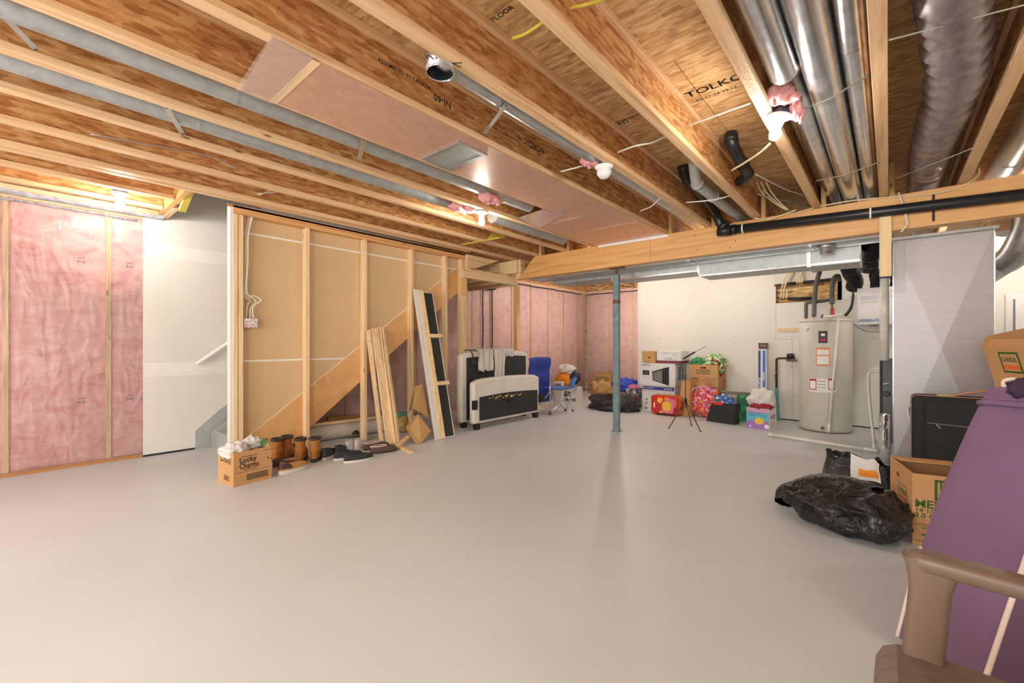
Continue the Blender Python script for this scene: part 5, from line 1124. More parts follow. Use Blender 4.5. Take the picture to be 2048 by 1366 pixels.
# carton stack with microwave box
YS = 7.12; xl, xr = PY(1283,790,YS).x, PY(1351,790,YS).x; wS = xr-xl; dS = .42; zt1 = PY(1300,770,YS).z; zt2 = PY(1300,726,YS).z
F = FR(((xl+xr)/2,YS+dS/2,0),0); t = carton('printer_carton','white carton with a blue stripe under the microwave carton',F,wS-.02,dS,zt1,'box_white',tape=False)
prect(t,F,'f',dS/2,.0,zt1-.05,wS-.04,.06,'box_navy',lift=.001); ptxt(t,F,'f',dS/2+.001,'brother',.17,zt1-.05,.03,'label_white',bold=.02); ptxt(t,F,'f',dS/2+.001,'MFC-L2700DW',-.17,zt1-.05,.022,'label_white'); ptxt(t,F,'f',dS/2,'PRINT  COPY  SCAN',-.13,zt1-.11,.022,'print_grey')
for x,z in ((-.2,.2),(-.2,.14),(-.08,.18)): prect(t,F,'f',dS/2,x,z,.03,.03,'print_grey')
prect(t,F,'f',dS/2,-.21,.05,.03,.03,'print_black')
F = FR(((xl+xr)/2-.01,YS+dS/2-.01,zt1+.001),0); hM = zt2-zt1-.002; t = carton('microwave_carton','white microwave carton with a big oven picture, middle of its stack',F,wS+.02,dS,hM,'box_white',tape=False)
d2 = dS/2
decal(t,'oven_picture',[F.p(-.09,-d2-.001,hM*.62),F.p(.20,-d2-.001,hM*.86),F.p(.20,-d2-.001,hM*.02),F.p(-.08,-d2-.001,hM*.22)],'screen_dark'); decal(t,'oven_window',[F.p(-.075,-d2-.0018,hM*.58),F.p(.085,-d2-.0018,hM*.70),F.p(.085,-d2-.0018,hM*.14),F.p(-.07,-d2-.0018,hM*.25)],'print_grey')
decal(t,'control_panel',[F.p(.11,-d2-.0018,hM*.70),F.p(.18,-d2-.0018,hM*.74),F.p(.18,-d2-.0018,hM*.10),F.p(.11,-d2-.0018,hM*.14)],'black_plastic')
prect(t,F,'f',d2,-.2,hM*.56,.12,.08,'screen_dark',lift=.001); prect(t,F,'f',d2,-.205,hM*.56,.085,.05,'box_brown',lift=.0016); ptxt(t,F,'f',d2,'SAMSUNG',-.2,hM*.91,.024,'print_black',bold=.02); ptxt(t,F,'f',d2,'1.1 cu.ft. Microwave',-.2,hM*.36,.012,'print_grey'); ptxt(t,F,'f',d2,'Counter top',-.2,hM*.31,.012,'print_grey')
prect(t,F,'r',(wS+.02)/2,-.02,hM*.55,.16,hM*.6,'box_blueclear'); prect(t,F,'r',(wS+.02)/2,.14,hM*.5,.06,hM*.5,'print_grey')
F = FR((xl+.125,YS+.17,zt2+.002),0); t = carton('brown_carton','small brown carton with a lid on the microwave carton, left one',F,.24,.3,.195,'paper_bag',tape=False)
mbf(F).box((-.124,-.154,.125),(.124,.154,.2),.003).build('lid','paper_bag',t); prect(t,F,'f',.154,.01,.09,.05,.03,'print_tan'); mbf(F).cyl((.0,-.151,.09),(.0,-.158,.09),.012,10).build('button','bronze',t)
F = FR((xl+.25+.22,YS+.2,zt2+.002),0); t = carton('archive_box','white archive box with a red base on the microwave carton',F,.40,.38,.17,'box_maroon',tape=False,cat='box')
mbf(F).box((-.203,-.193,.045),(.203,.193,.205),.003).build('lid','box_white',t); pframe(t,F,'f',.194,.0,.075,.12,.02,.006,'print_grey'); ptxt(t,F,'f',.194,'DIGITAL',-.04,.17,.02,'print_grey'); ptxt(t,F,'f',.194,'1080p',.09,.15,.014,'print_grey')
# tall flat carton
F = FR((PY(1367,800,6.98).x,7.06,0),-.25); t = thing('flat_carton','tall narrow brown carton standing between the microwave stack and the moving boxes','box',F.o)
mbf(F).prism([V(-.105,-.06,0),V(.105,-.06,0),V(.10,-.02,.56),V(-.045,-.02,.56)],(0,.12,0)).build('body','cardboard',t); mbf(F).box((-.045,-.022,.555),(.1,.1,.562)).build('top_flap','flap_inside',t)
# kids suitcase (no figure on it)
F = FR((PY(1330,810,6.86).x,6.93,.018),.02); t = thing('childrens_suitcase','small red suitcase with pink and yellow patches lying on its side','suitcase',F.o)
w2, h2 = .45, .30
mbf(F).box((-w2/2,-.10,0),(w2/2,.10,h2),.045).build('shell','red',t)
for y in (-.035,.03): mbf(F).box((-w2/2-.003,y-.006,-.003),(w2/2+.003,y+.006,h2+.003),.045).build('zip_band','orange',t)
for pts, m in (([(-.04,.03),(.12,.02),(.18,.10),(.17,.24),(.06,.27),(-.03,.2)],'pink'), ([(-.04,.10),(.03,.05),(.10,.08),(.11,.18),(.04,.22),(-.03,.18)],'yellow'), ([(-.12,.2),(-.06,.17),(-.02,.25),(-.10,.27)],'yellow'), ([(.0,.235),(.08,.24),(.06,.275),(.01,.275)],'orange'), ([(-.08,.02),(-.03,.02),(-.035,.05),(-.075,.055)],'yellow'), ([(.14,.03),(.2,.06),(.2,.14),(.15,.12)],'red_cloth')):
    lf = -.1012-(.001 if m in ('yellow','orange','red_cloth') else 0); b = mbf(F); b.add([V(x,lf,z) for x,z in pts],[list(range(len(pts)))]); b.build('printed_patch',m,t)
prect(t,F,'f',.101,-.165,.14,.02,.08,'label_white','name_tag')
for z in (.06,.25): mbf(F).cyl((-w2/2-.03,-.0,z),(-w2/2+.0,-.0,z),.018,10).build('wheel','black_plastic',t)
mbf(F).tube(bez([V(w2/2,0,.09),V(w2/2+.03,0,.11),V(w2/2+.03,0,.19),V(w2/2,0,.21)],4),.01,8).build('handle','red_cloth',t)
for z in (.0,): mbf(F).box((-.15,-.08,-.018),(.15,.08,.004)).build('side_studs','black_plastic',t)
# music stand
ms = thing('music_stand','thin black folding music stand with a tilted desk','music stand',PY(1371,840,6.3))
hub = PY(1371,800,6.25); 
for f_ in (PZ(1338,856,.006), PZ(1401,863,.006), PZ(1383,851,.006)):
    k_ = hub+V(0,0,.0); MB().tube([k_, f_],.006,8).build('leg','black_plastic',ms); MB().lathe([(.01,-.006),(.011,.008),(0,.014)],f_,8).build('rubber_foot','black_plastic',ms)
hub2 = V(hub.x,hub.y,hub.z+.06)
MB().cyl(hub-V(0,0,.12),V(hub.x,hub.y,PY(1371,722,6.25).z),.006,8).build('pole','black_plastic',ms); MB().lathe([(.02,0),(.024,.03),(.012,.06),(0,.061)],hub-V(0,0,.03),10).build('hub','charcoal',ms); MB().cyl(V(hub.x,hub.y,hub.z+.3),V(hub.x,hub.y,hub.z+.36),.011,8).build('clamp','charcoal',ms)
d0, d1 = PY(1366,718,6.25), PY(1390,704,6.3); d2_ = PY(1412,698,6.35)
MB().bar(d0,d1,.05,.025).build('desk','charcoal',ms); MB().bar(d1-(d1-d0)*.3,d2_+V(0,0,.04),.03,.006).build('desk_wing','black_plastic',ms)
# moving boxes with green bags
YM = 7.18; xl, xr = PY(1376,800,YM).x, PY(1435,800,YM).x; wM = xr-xl; z1m = PY(1400,775,YM).z; z2m = PY(1400,729,YM).z
F = FR(((xl+xr)/2,YM+.225,0),0); t = carton('moving_box','lower brown moving box of the stack behind the floral bag',F,wM,.44,z1m-.002)
F = FR(((xl+xr)/2+.01,YM+.225,z1m),0); hU = z2m-z1m; t = carton('moving_box','upper brown moving box with green print, holding green bags',F,wM-.01,.44,hU,open_=[])
d2 = .22; pframe(t,F,'f',d2,.0,hU*.68,.2,.06,.008,'print_black'); ptxt(t,F,'f',d2,'U-HAUL',0,hU*.68,.042,'print_green',bold=.03,w=.17); prect(t,F,'f',d2,0,hU*.86,.09,.03,'box_inner','hand_hole')
ptxt(t,F,'f',d2,'SAVE!',-.13,hU*.38,.034,'print_black',bold=.02); ptxt(t,F,'f',d2,'BUY NOW',-.13,hU*.26,.022,'print_black'); ptxt(t,F,'f',d2,'OR',-.02,hU*.30,.022)
for i in range(5): ptxt(t,F,'f',d2,'KITCHEN  DISHES'[:15-i],.11,hU*(.42-.07*i),.016,'print_black')
prect(t,F,'f',d2,0,.012,wM-.02,.012,'print_green'); ptxt(t,F,'r',(wM-.01)/2,'U-HAUL',0,hU*.6,.035,'print_green',bold=.03); prect(t,F,'r',(wM-.01)/2,.1,hU*.22,.07,.09,'print_tan')
b = MB(); b.blob(F.p(-.12,0,hU+.0),(.14,.16,.09),30,16,.5,3,2.,flat=z1m+hU*.6,ridge=.4); solo(b,'gift_bow','green','bunch of dark green ribbon in the upper moving box','ribbon')
b = MB(); b.blob(F.p(.10,0,hU+.03),(.17,.17,.13),40,20,.4,2.6,5.,flat=z1m+hU*.6,ridge=.35); b.blob(F.p(.24,-.1,hU-.06),(.035,.06,.12),20,12,.4,3,9.,ridge=.3); solo(b,'shopping_bag','flex_green','light green and white shopping bags in the upper moving box','bag')
# floral bag, totes
p = PZ(1407,836,0)
b = MB(); b.blob((p.x,p.y+.10,.24),(.23,.10,.255),44,26,.12,1.8,3.,flat=.004,ridge=.06); t = solo(b,'floral_bag','floral','round red and pink floral bag on the floor','bag')
MB().tube(bez([V(p.x-.2,p.y+.06,.36),V(p.x-.15,p.y+.0,.44),V(p.x-.02,p.y+.0,.485),V(p.x+.1,p.y+.03,.46)],6),.012,8).build('zip_piping','band_pink',t)
p0_, p1_ = PZ(1412,842,0), PZ(1470,851,0); F = FR(((p0_+p1_)/2+V(0,.1,0)), math.atan2(p1_.y-p0_.y,p1_.x-p0_.x)); w_ = (p1_-p0_).length
t = thing('tote_bag','black cloth tote bag on the floor in front of the floral bag','bag',F.o)
def tote(u, v):
    a = 2*PI*u; k = 1-.12*v+.05*noise.noise(Vector((math.cos(a)*2,math.sin(a)*2,v*3))); x = w_/2*math.copysign(abs(math.cos(a))**.35,math.cos(a))*k; y = .09*math.copysign(abs(math.sin(a))**.35,math.sin(a))*(1-.3*v)
    return V(x+.05*v, y+.015*noise.noise(Vector((x*9,v*5,2))), .004+(.27+.03*math.cos(a+.6))*v)
mbf(F).grid(tote,40,14,cu=True).build('body','black_fabric',t); b = mbf(F); b.add([tote(i/40,0) for i in range(40)],[list(range(40))]); b.build('bottom','black_fabric',t)
b = mbf(F); b.blob((.03,.02,.25),(.17,.075,.14),34,18,.3,2.6,2.,flat=.05,ridge=.25); 
o = solo(b,'folded_bag','hex_tote','blue and white patterned bag stuffed in the black tote','bag')
b = mbf(F); b.blob((-.02,-.03,.27),(.12,.05,.035),24,12,.4,3,3.,ridge=.3); solo(b,'red_cloth','red','bright red cloth in the mouth of the black tote','cloth')
p = PZ(1478,846,0); F = FR((p.x+.03,p.y+.22,0),.2); t = thing('tote_bag','green shopping tote between the black tote and the diaper carton','bag',F.o)
mbf(F).prism([V(-.10,-.08,.003),V(.10,-.08,.003),V(.12,-.07,.36),V(.0,-.06,.40),V(-.11,-.07,.37)],(0,.16,0)).build('body','green_tote',t); mbf(F).tube(bez([V(-.07,-.06,.37),V(-.05,-.08,.27),V(.05,-.08,.27),V(.07,-.06,.37)],4),.008,6).build('handle','green',t)
F = FR((-1.78,7.47,0),0); t = carton('shoe_carton','low white carton with open grey flaps behind the totes',F,.46,.28,.36,'box_offwhite',open_=[('f',.5)])
# tall carton
YT = 7.30; xl, xr = PY(1515,740,YT).x, PY(1533,740,YT).x; zt = PY(1525,698,YT).z
F = FR(((xl+xr)/2,YT+.07,0),0); t = carton('tall_carton','tall slim blue and white carton leaning upright on the drywall',F,xr-xl,.12,zt,'box_white',tape=False); w_ = xr-xl
prect(t,F,'f',.06,-w_*.3,zt*.55,w_*.26,zt*.86,'box_navy',lift=.001); prect(t,F,'f',.06,.02+w_*.05,zt*.55,w_*.3,zt*.86,'box_blue',lift=.001); 
for s, x, z, h in (('PLAYER PIANO',-w_*.3,zt*.42,.04),('Golden',w_*.2,zt*.62,.03)): text(t,s,F.p(x,-.0625,z),(0,0,-1),(1,0,0),h,'label_white',bold=.03)
F = FR(((xl+xr)/2+.01,YT+.075,zt+.001),0); t = carton('small_carton','small dark brown carton on top of the tall slim carton',F,w_-.0,.13,PY(1525,686,YT).z-zt,'box_brown',tape=False); prect(t,F,'r',w_/2,0,.045,.125,.085,'box_offwhite',lift=.001); prect(t,F,'f',.065,0,.05,.07,.03,'print_grey',lift=.001)
# diaper carton
pc = PZ(1538,862,0); pl_ = PZ(1493,856,0); fx_ = pc-pl_; yaw = math.atan2(fx_.y,fx_.x); w_ = fx_.length; F = FR(pl_+fx_/2+rz(yaw) @ V(0,.15,0), yaw); hD = .285
t = carton('diaper_carton','open turquoise and purple diaper carton by the drain pipe',F,w_,.30,hD,'box_white',open_=[])
prect(t,F,'f',.15,0,hD*.88,w_-.002,.06,'band_pink'); prect(t,F,'f',.15,0,hD*.60,w_-.002,.11,'box_teal'); prect(t,F,'f',.15,0,hD*.21,w_-.002,.115,'box_purple'); ptxt(t,F,'f',.151,"parent's choice",-.02,hD*.78,.02,'print_blue'); ptxt(t,F,'f',.151,'OVERNIGHT DIAPERS',.0,hD*.66,.016,'print_blue')
b = mbf(F); b.add([V(.02+.055*math.cos(a),-.152,.115+.045*math.sin(a)) for a in [2*PI*i/16 for i in range(16)]],[list(range(16))]); b.build('printed_patch','yellow',t)
ptxt(t,F,'f',.151,'6',-.09,.035,.035,'label_white',bold=.04); b = mbf(F); b.add([V(.11+.03*math.cos(a),-.152,.05+.03*math.sin(a)) for a in [2*PI*i/16 for i in range(16)]],[list(range(16))]); b.build('badge','label_white',t)
for i, m in enumerate(('print_red','box_purple','print_blue','print_red')): prect(t,F,'r',w_/2,-.08+i*.05,hD*.6,.03,.06,m)
for i in range(4): prect(t,F,'r',w_/2,-.02,.03+i*.022,.16,.006,'print_grey')
b = MB(); b.blob(F.p(-.01,.04,hD+.08),(w_*.58,.17,.17),52,28,.3,2.0,3.,flat=hD*.6,ridge=.2); solo(b,'plastic_bag','bag_white','big white plastic bag bulging out of the diaper carton','bag')
b = MB(); b.blob(F.p(.03,-.08,hD+.015),(.14,.07,.05),30,14,.3,2.6,6.,ridge=.25); solo(b,'red_cloth','red_cloth','dark red cloth in front of the white bag in the diaper carton','cloth')
# ================================================================ RIGHT FOREGROUND
# open moving box
F = FR((.1,3.36,0),.21); wU, dU, hU = .46, .45, .406; F = FR(F.p(wU/2,dU/2,0),.21)
t = carton('moving_box','open moving box with large green and orange print at the right',F,wU,dU,hU,open_=[('b',PI-.10)])
d2 = dU/2
pframe(t,F,'f',d2,-.022,hU*.80,.215,.105,.012,'print_green'); ptxt(t,F,'f',d2+.001,'U-HAUL',-.022,hU*.84,.055,'print_green',bold=.04,w=.185); prect(t,F,'f',d2,-.022,hU*.725,.185,.026,'print_orange')
ptxt(t,F,'f',d2,'MEDIUM',-.10,hU*.585,.042,'print_green',bold=.04,w=.235); ptxt(t,F,'f',d2,'18 1/8" x 18" x 16"',-.08,hU*.495,.02,'print_green',bold=.03,w=.27); ptxt(t,F,'f',d2,'3.0 CU FT',-.135,hU*.425,.026,'print_green',bold=.03,w=.17)
prect(t,F,'f',d2,0,hU*.30,wU-.01,.003,'print_green'); ptxt(t,F,'f',d2,'U-HAUL BOX EXCHANGE',-.06,hU*.255,.018,'print_green',bold=.03,w=.26); decal(t,'tick_mark',[F.p(-.20,-d2-.001,hU*.19),F.p(-.185,-d2-.001,hU*.14),F.p(-.145,-d2-.001,hU*.22),F.p(-.185,-d2-.001,hU*.165)],'print_green'); ptxt(t,F,'f',d2,'ON YOUR NEXT MOVE',-.03,hU*.175,.026,'print_green',bold=.03,w=.26); ptxt(t,F,'f',d2,'YOU SAVE MONEY',-.08,hU*.115,.012,'print_green'); prect(t,F,'f',d2,0,hU*.07,wU-.01,.003,'print_green')
ptxt(t,F,'l',wU/2,'U-HAUL',.05,hU*.62,.03,'print_green',bold=.03); prect(t,F,'l',wU/2,.05,hU*.52,.13,.022,'print_orange'); pframe(t,F,'l',wU/2,.05,hU*.58,.16,.11,.005,'print_green')
b = mbf(F); b.add([V(-wU/2-.001,-.03*math.cos(a)+.05,.33+.014*math.sin(a)) for a in [2*PI*i/14 for i in range(14)]],[list(range(14))]); b.build('hand_hole','box_inner',t); ptxt(t,F,'l',wU/2,'MEDIUM',.05,hU*.3,.02,'print_green')
fo = F.p(0,dU/2,hU); fy = (F.R @ V(0,-math.cos(.10),math.sin(.10)))
for x in (-.11,.11):
    for dx, dy, ww, hh in ((0,.03,.17,.004),(0,.10,.17,.004),(-.085,.065,.004,.07),(.085,.065,.004,.07)): decal(t,'print_line',[q+V(0,0,.0062) for q in quad(fo+F.x*(x+dx)+fy*dy,F.x,fy,ww,hh)],'print_tan')
text(t,'REUSE THIS BOX   RECYCLE THIS BOX',fo+fy*.16+V(0,0,.0065),F.x,-fy,.012,'print_tan')
# black suitcase behind it
sx0, sx1, sy0, sy1, sz = .135, .72, 4.68, 4.94, .735
t = thing('suitcase','black soft suitcase with copper piping in front of the plenum','suitcase',((sx0+sx1)/2,4.8,0))
MB().box((sx0,sy0+.02,.04),(sx1,sy1,sz),.035).build('shell','suit_black',t); MB().box((sx0+.075,sy0-.012,.08),(sx1-.03,sy0+.03,sz-.02),.022).build('front_pocket','suit_black',t)
b = MB(); b.box((sx0-.002,sy0+.055,.038),(sx1+.002,sy0+.07,sz+.002),.036); b.build('piping','suit_trim',t)
MB().tube([V(sx0+.09,sy0-.014,.53),V(sx1-.05,sy0-.014,.515)],.004,6).build('pocket_zip','print_grey',t); MB().bar((sx0+.14,sy0-.018,.525),(sx0+.165,sy0-.022,.495),.012,.006).build('zip_pull','chrome',t)
MB().tube(bez([V(sx0+.28,sy0+.05,sz-.01),V(sx0+.31,sy0+.02,sz-.04),V(sx0+.45,sy0+.02,sz-.05),V(sx0+.5,sy0+.05,sz-.01)],5),.013,8).build('carry_handle','black_fabric',t)
MB().tube([V(sx0+.2,4.8,sz+.0),V(sx0+.27,4.8,sz+.012),V(sx0+.3,4.78,sz+.03),V(sx0+.44,4.76,sz+.065)],.009,8).build('tag_handle','suit_trim',t); MB().tube([V(sx0+.15,4.78,sz+.004),V(sx0+.25,4.78,sz+.006)],.006,8).build('strap_ring','gold',t)
MB().box((sx0-.014,sy0+.10,.565),(sx0+.0,sy0+.15,.63),.003).build('lock','chrome',t); MB().tube(bez([V(sx0-.008,sy0+.12,.63),V(sx0-.02,sy0+.1,.6),V(sx0-.012,sy0+.08,.52)],5),.003,6).build('lock_cord','cable_white',t); MB().box((sx0-.006,sy0+.06,.28),(sx0+.0,sy0+.09,.40),.002).build('side_handle','suit_trim',t)
MB().box((sx1-.2,sy0-.016,.3),(sx1-.14,sy0-.011,.38)).build('badge','print_orange',t)
for x in (sx0+.08,sx1-.08): MB().cyl((x-.02,4.82,.03),(x+.02,4.82,.03),.03,12).build('wheel','black_plastic',t)
# carton under the tilted box
F = FR((1.02,4.60,0),.05); t = carton('moving_box','plain tall brown moving box hidden behind the purple cushion',F,.5,.5,.80)
# tilted box on top
F = FR((.885,4.62,.87),.38); t = thing('moving_box','tilted moving box with a green label on top at the right edge','box',F.o)
Rm = Matrix.Translation(F.o) @ rz(.38).to_4x4() @ Matrix.Rotation(-.26,4,'Y') 
b = MB(); b.M = Rm; b.box((-.24,-.2,.02),(.26,.2,.32),.003); b.build('body','cardboard',t)
b = MB(); b.M = Rm; b.prism([V(-.24,.2,.32),V(.26,.2,.32),V(.26,.16,.40),V(-.22,.16,.40)],(0,.005,0)); b.build('flap','flap_inside',t)
b = MB(); b.M = Rm; b.prism([V(-.24,-.2,.32),V(-.24,.2,.32),V(-.19,.2,.37),V(-.19,-.2,.37)],(.005,0,0)); b.build('flap','cardboard',t)
def tp(y, z): return Rm @ V(-.2415,y,z)
for y0_, y1_, z0_, z1_, m in ((-.12,.06,.14,.29,'print_green'),(-.105,.045,.155,.275,'cardboard'),(-.105,.045,.165,.195,'print_orange')):
    k_ = {'print_green':0,'cardboard':.0006,'print_orange':.0012}[m]; MB().add([Rm @ V(-.2412-k_,a,c) for a,c in ((y0_,z0_),(y1_,z0_),(y1_,z1_),(y0_,z1_))],[(0,3,2,1)]).build('label_print',m,t)
text(t,'U-HAUL',Rm @ V(-.243,-.03,.235),(Rm.to_3x3() @ V(0,-1,0)),(Rm.to_3x3() @ V(0,0,1)),.035,'print_green',bold=.04,w=.13)
# big black bin bag
A_, B_ = V(-.50,3.52,0), V(.06,3.26,0); cM = (A_+B_)/2; yaw = math.atan2(B_.y-A_.y,B_.x-A_.x)
b = MB(); b.M = Matrix.Translation((cM.x,cM.y,0)) @ rz(yaw).to_4x4()
def sq(x, e): return math.copysign(abs(x)**e, x)
def bag(u, v):
    th = 2*PI*u; ph = PI*(.002+.996*v)-PI/2; d = Vector((sq(math.cos(th),.75)*math.cos(ph)**.8,sq(math.sin(th),.75)*math.cos(ph)**.8,math.sin(ph)))
    k = 1+.14*noise.noise(d*1.6+Vector((3,1,2)))
    x = d.x*.315*k; g = .5+.5*d.x; y = d.y*(.19+.03*g)*k; z = .10+.02*g+d.z*(.105+.05*g)*k
    f = 0
    for q_, (sx_, sy_, sz_) in enumerate(((3,8,6),(7,4,8),(5,14,10))): f += (.034,.028,.016)[q_]*max(0,1-2.6*abs(noise.noise(Vector((x*sx_+y*2,y*sy_-x*2,z*sz_+q_*3.3)))))**2
    f = (f-.014)*min(1,max(0,d.z+.8))
    n = noise.fractal(Vector((x*9,y*9,z*11)),1,2,4)*.012
    p_ = Vector((x,y,z))+d*(f+n)
    if p_.z < .004: p_.z = .004
    return p_
b.grid(bag,140,70,cu=True)
b2 = MB(); b2.M = b.M
pts = bez([V(-.33,-.06,.05),V(-.34,.06,.12),V(-.22,.13,.20),V(-.05,.12,.245),V(.14,.08,.25)],10)
def neck(u, v):
    i = min(len(pts)-2,int(u*(len(pts)-1))); p_ = pts[i].lerp(pts[i+1],u*(len(pts)-1)-i); tn = (pts[i+1]-pts[i]).normalized(); sx = tn.cross(V(0,0,1)).normalized(); uz = sx.cross(tn); a = 2*PI*v
    r = (.05+.03*math.sin(PI*u))*(1+.25*noise.noise(Vector((u*6,math.cos(a)*2,math.sin(a)*2)))+.18*abs(math.sin(a*4+u*7)))
    p_ = p_+(sx*math.cos(a)*r*1.2+uz*math.sin(a)*r*.55); p_.z = max(.005,p_.z); return p_
t = thing('bin_bag','big crumpled black bin bag on the floor in front of the open moving box','bag',(cM.x,cM.y,0))
b.build('body','bin_bag',t); b2.grid(lambda u,v: neck(u,v),50,28).build('twisted_neck','bin_bag',t)
# printed carrier bag behind it
F = FR(PZ(1712,985,0)+V(0,.30,0),.10); t = thing('carrier_bag','black carrier bag with an orange and white print behind the bin bag','bag',F.o)
def cb(u, v):
    a = 2*PI*u; n = noise.noise(Vector((math.cos(a)*1.7,math.sin(a)*1.7,v*2.2))); x = .235*sq(math.cos(a),.6)*(1-.12*v+.10*n); y = .095*sq(math.sin(a),.6)*(1-.35*v+.2*n)
    hh = .20+.07*noise.noise(Vector((math.cos(a)*3.1,math.sin(a)*3.1,7)))-.05*math.cos(a)
    return V(x, y+.02*v, .004+hh*v)
mbf(F).grid(cb,60,14,cu=True).build('body','bin_bag',t,solid=.002)
mbf(F).grid(lambda u,v: cb(.735+.085*u,.25+.9*v)+V(0,-.006-.004*v,.0),10,8).build('white_panel','bag_white',t)
mbf(F).grid(lambda u,v: cb(.75+.06*u,.40+.30*v)+V(0,-.0085-.004*v,0),8,6).build('printed_patch','orange',t)
mbf(F).grid(lambda u,v: V(-.2+.4*u,-.05+.1*v,.06),2,2).build('contents','charcoal',t)
# purple folded cushion
B0 = V(.024,2.20,.03); T0 = V(.305,2.60,.965); Lx = (T0-B0); LL = Lx.length; Lx.normalize(); Wx = V(.81,-.56,0); Wx = (Wx-Lx*Wx.dot(Lx)).normalized(); Nx = Lx.cross(Wx).normalized()
if Nx.y < 0: Nx = -Nx
t = thing('folded_cushion','large purple folded cushion with cream piping leaning at the right edge','cushion',B0)
def cush(face):
    def fn(u, v):
        s, w_, n = u, v, 0
        if face == 'top': p_ = B0+Lx*LL*u+Wx*.25*v; bl = math.sin(PI*min(1,max(0,v)))**.5*.02+.006*noise.noise(Vector((u*4,v*3,2))); p_ -= Nx*bl; p_ += Wx*(-.03*math.sin(PI*u))*(1-v)
        elif face == 'side': p_ = B0+Wx*.25+Lx*LL*u+Nx*.42*v; p_ += Wx*(.02*math.sin(PI*v)*math.sin(PI*u))
        elif face == 'left': p_ = B0+Lx*LL*u+Nx*.42*v-Wx*(.03*math.sin(PI*u)*(1-v))
        elif face == 'back': p_ = B0+Nx*.42+Lx*LL*u+Wx*.25*v
        else: p_ = B0+Lx*LL+Wx*.25*u+Nx*.42*v+Lx*(.025*math.sin(PI*u)*math.sin(PI*v))
        if p_.z < .006: p_ = V(p_.x,p_.y,.006)
        return p_
    return fn
for f_, m, nm in (('top','purple_cloth','top_panel'),('side','purple_cloth','side_panel'),('left','purple_cloth','side_panel'),('back','purple_cloth','back_panel'),('end','purple_cloth','end_panel')):
    MB().grid(cush(f_),24,10).build(nm,m,t)
MB().tube([cush('top')(i/24,1)-Nx*.004 for i in range(25)],.008,8).build('piping','piping_cream',t); MB().tube([cush('top')(i/24,0) for i in range(0,9)],.007,8).build('piping','piping_cream',t)
b = MB(); b.tube([cush('top')(.93,i/10)-Nx*(.006+.006*math.sin(PI*i/10)) for i in range(11)],.012,8); b.build('fold','purple_cloth',t)
e = T0+Wx*.05; MB().tube(bez([e+V(0,0,-.01),e+V(.0,.01,.03),e+V(.035,.02,.035),e+V(.04,.02,.0)],5),.008,8).build('loop','piping_cream',t)
b = MB(); b.blob(T0+Wx*.12+V(0,.01,.0),(.06,.06,.045),20,12,.4,3,3.,ridge=.4); b.build('gathered_end','purple_deep',t)
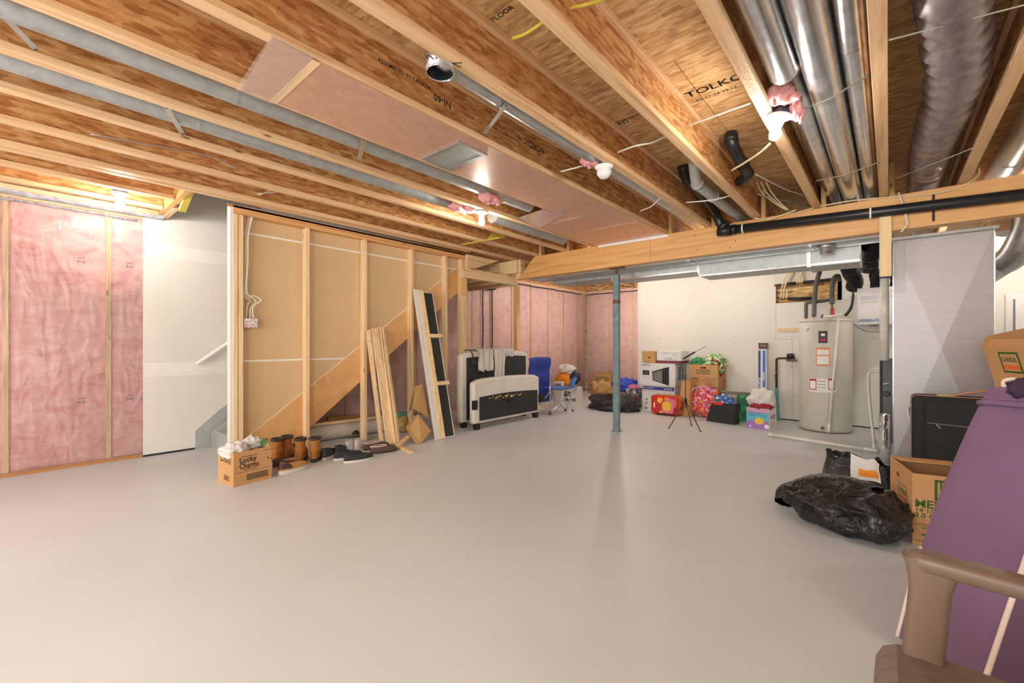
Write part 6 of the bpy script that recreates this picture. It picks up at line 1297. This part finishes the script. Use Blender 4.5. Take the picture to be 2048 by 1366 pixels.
# brown resin chair
t = thing('garden_chair','brown resin garden chair close to the viewer at the bottom right','chair',(.25,1.2,0))
SY0, SY1 = .86, 1.475; nS = 11; wS = (SY1-SY0)/nS
for i in range(nS):
    y0, y1 = SY0+i*wS+.0015, SY0+(i+1)*wS-.0015
    prof = [(-.03,.28),(-.026,.33),(-.012,.362),(.015,.378),(.06,.382),(.3,.372),(.52,.36)]
    low = [(.52,.335),(.3,.345),(.06,.355),(.02,.348),(.0,.33),(-.005,.28)]
    MB().prism([V(x,y0,z) for x,z in prof+low],(0,y1-y0,0)).build('seat_slat','resin_brown',t)
MB().box((-.01,SY0+.002,.27),(.5,SY1-.002,.333)).build('seat_frame','resin_groove',t)
for y in (SY1-.015, SY0+.015):
    def leg(u, v, y=y):
        a = 2*PI*u; z = .62*v; wx = .05 if v > .55 else .05-.012*(1-v); cx_ = .035+.045*v if v > .0 else .02
        if v > .9: wx += .02*(v-.9)*10
        return V(cx_+.0+wx*.9*math.copysign(abs(math.cos(a))**.5,math.cos(a))*.85, y+.028*math.copysign(abs(math.sin(a))**.5,math.sin(a)), z)
    b = MB(); b.grid(leg,20,18,cu=True); b.build('front_leg','resin_brown',t)
    def arm(u, v, y=y):
        a = 2*PI*u; x = .025+.62*v; e = min(1,(v+.004)*18)**.5; z = .612+.02*math.sin(v*1.5)*0-.03*v
        return V(x, y+.004+.036*e*math.copysign(abs(math.cos(a))**.55,math.cos(a)), z+.022*e*math.copysign(abs(math.sin(a))**.6,math.sin(a)))
    b = MB(); b.grid(arm,20,30,cu=True); b.build('armrest','resin_brown',t)
    MB().bar((.56,y,.0),(.60,y,.60),.045,.06,(1,0,0),.01).build('rear_leg','resin_brown',t)
for i in range(7):
    y0 = SY0+.04+i*.068; MB().bar((.50,y0+.03,.34),(.72,y0+.03,.95),.06,.018,(-1,0,.36),.004).build('back_slat','resin_brown',t)
# ================================================================ pieces of parts go one level deeper
SUBS = {'bulb':'lamp_holder','lace':'upper','loose_lace':'upper','heel_patch':'upper','collar_edge':'upper','padded_collar':'shaft','shaft_lining':'shaft','zip_pull':'front_pocket','pocket_zip':'front_pocket','badge':'front_pocket','lock_cord':'lock',
    'label_stripe':'label','label_title':'label','knockout':'cabinet','wire_clip':'cabinet','torn_foam':'dust_cloth','strap_bundle':'strap','lever':'pipe','valve_cap':'valve_body','door_gap':'door','emblem_stripe':'emblem','relief_elbow':'relief_pipe','relief_end':'relief_pipe',
    'rubber_foot':'leg','desk_wing':'desk','oven_window':'oven_picture','control_panel':'oven_picture','drawstring':'body','core_hole':'end_face','gold_band':'ball','screw':'strap','jack_screw':'top_plate','wye_collar':'branch','joint_bead':'pipe','end_rim':'pipe','coupling':'pipe','pipe_strap':'pipe','tape_band':'sleeve','button':'lid'}
def base(o): return o.name.split('.')[0]
for r in [o for o in SC.objects if o.parent is None and 'category' in o]:
    ch = list(r.children)
    for c in ch:
        k = SUBS.get(base(c))
        if not k: continue
        best = None
        for q in ch:
            if q is not c and base(q) == k and q.parent is r:
                if best is None: best = q
                elif q.type == 'MESH' and c.type == 'MESH' and q.data.vertices and c.data.vertices:
                    cc_ = sum((v.co for v in c.data.vertices), Vector())/len(c.data.vertices)
                    dq = min((v.co-cc_).length for v in q.data.vertices); db = min((v.co-cc_).length for v in best.data.vertices)
                    if dq < db: best = q
        if best is not None: c.parent = best
for o in SC.objects:
    if '_o' in o: del o['_o']
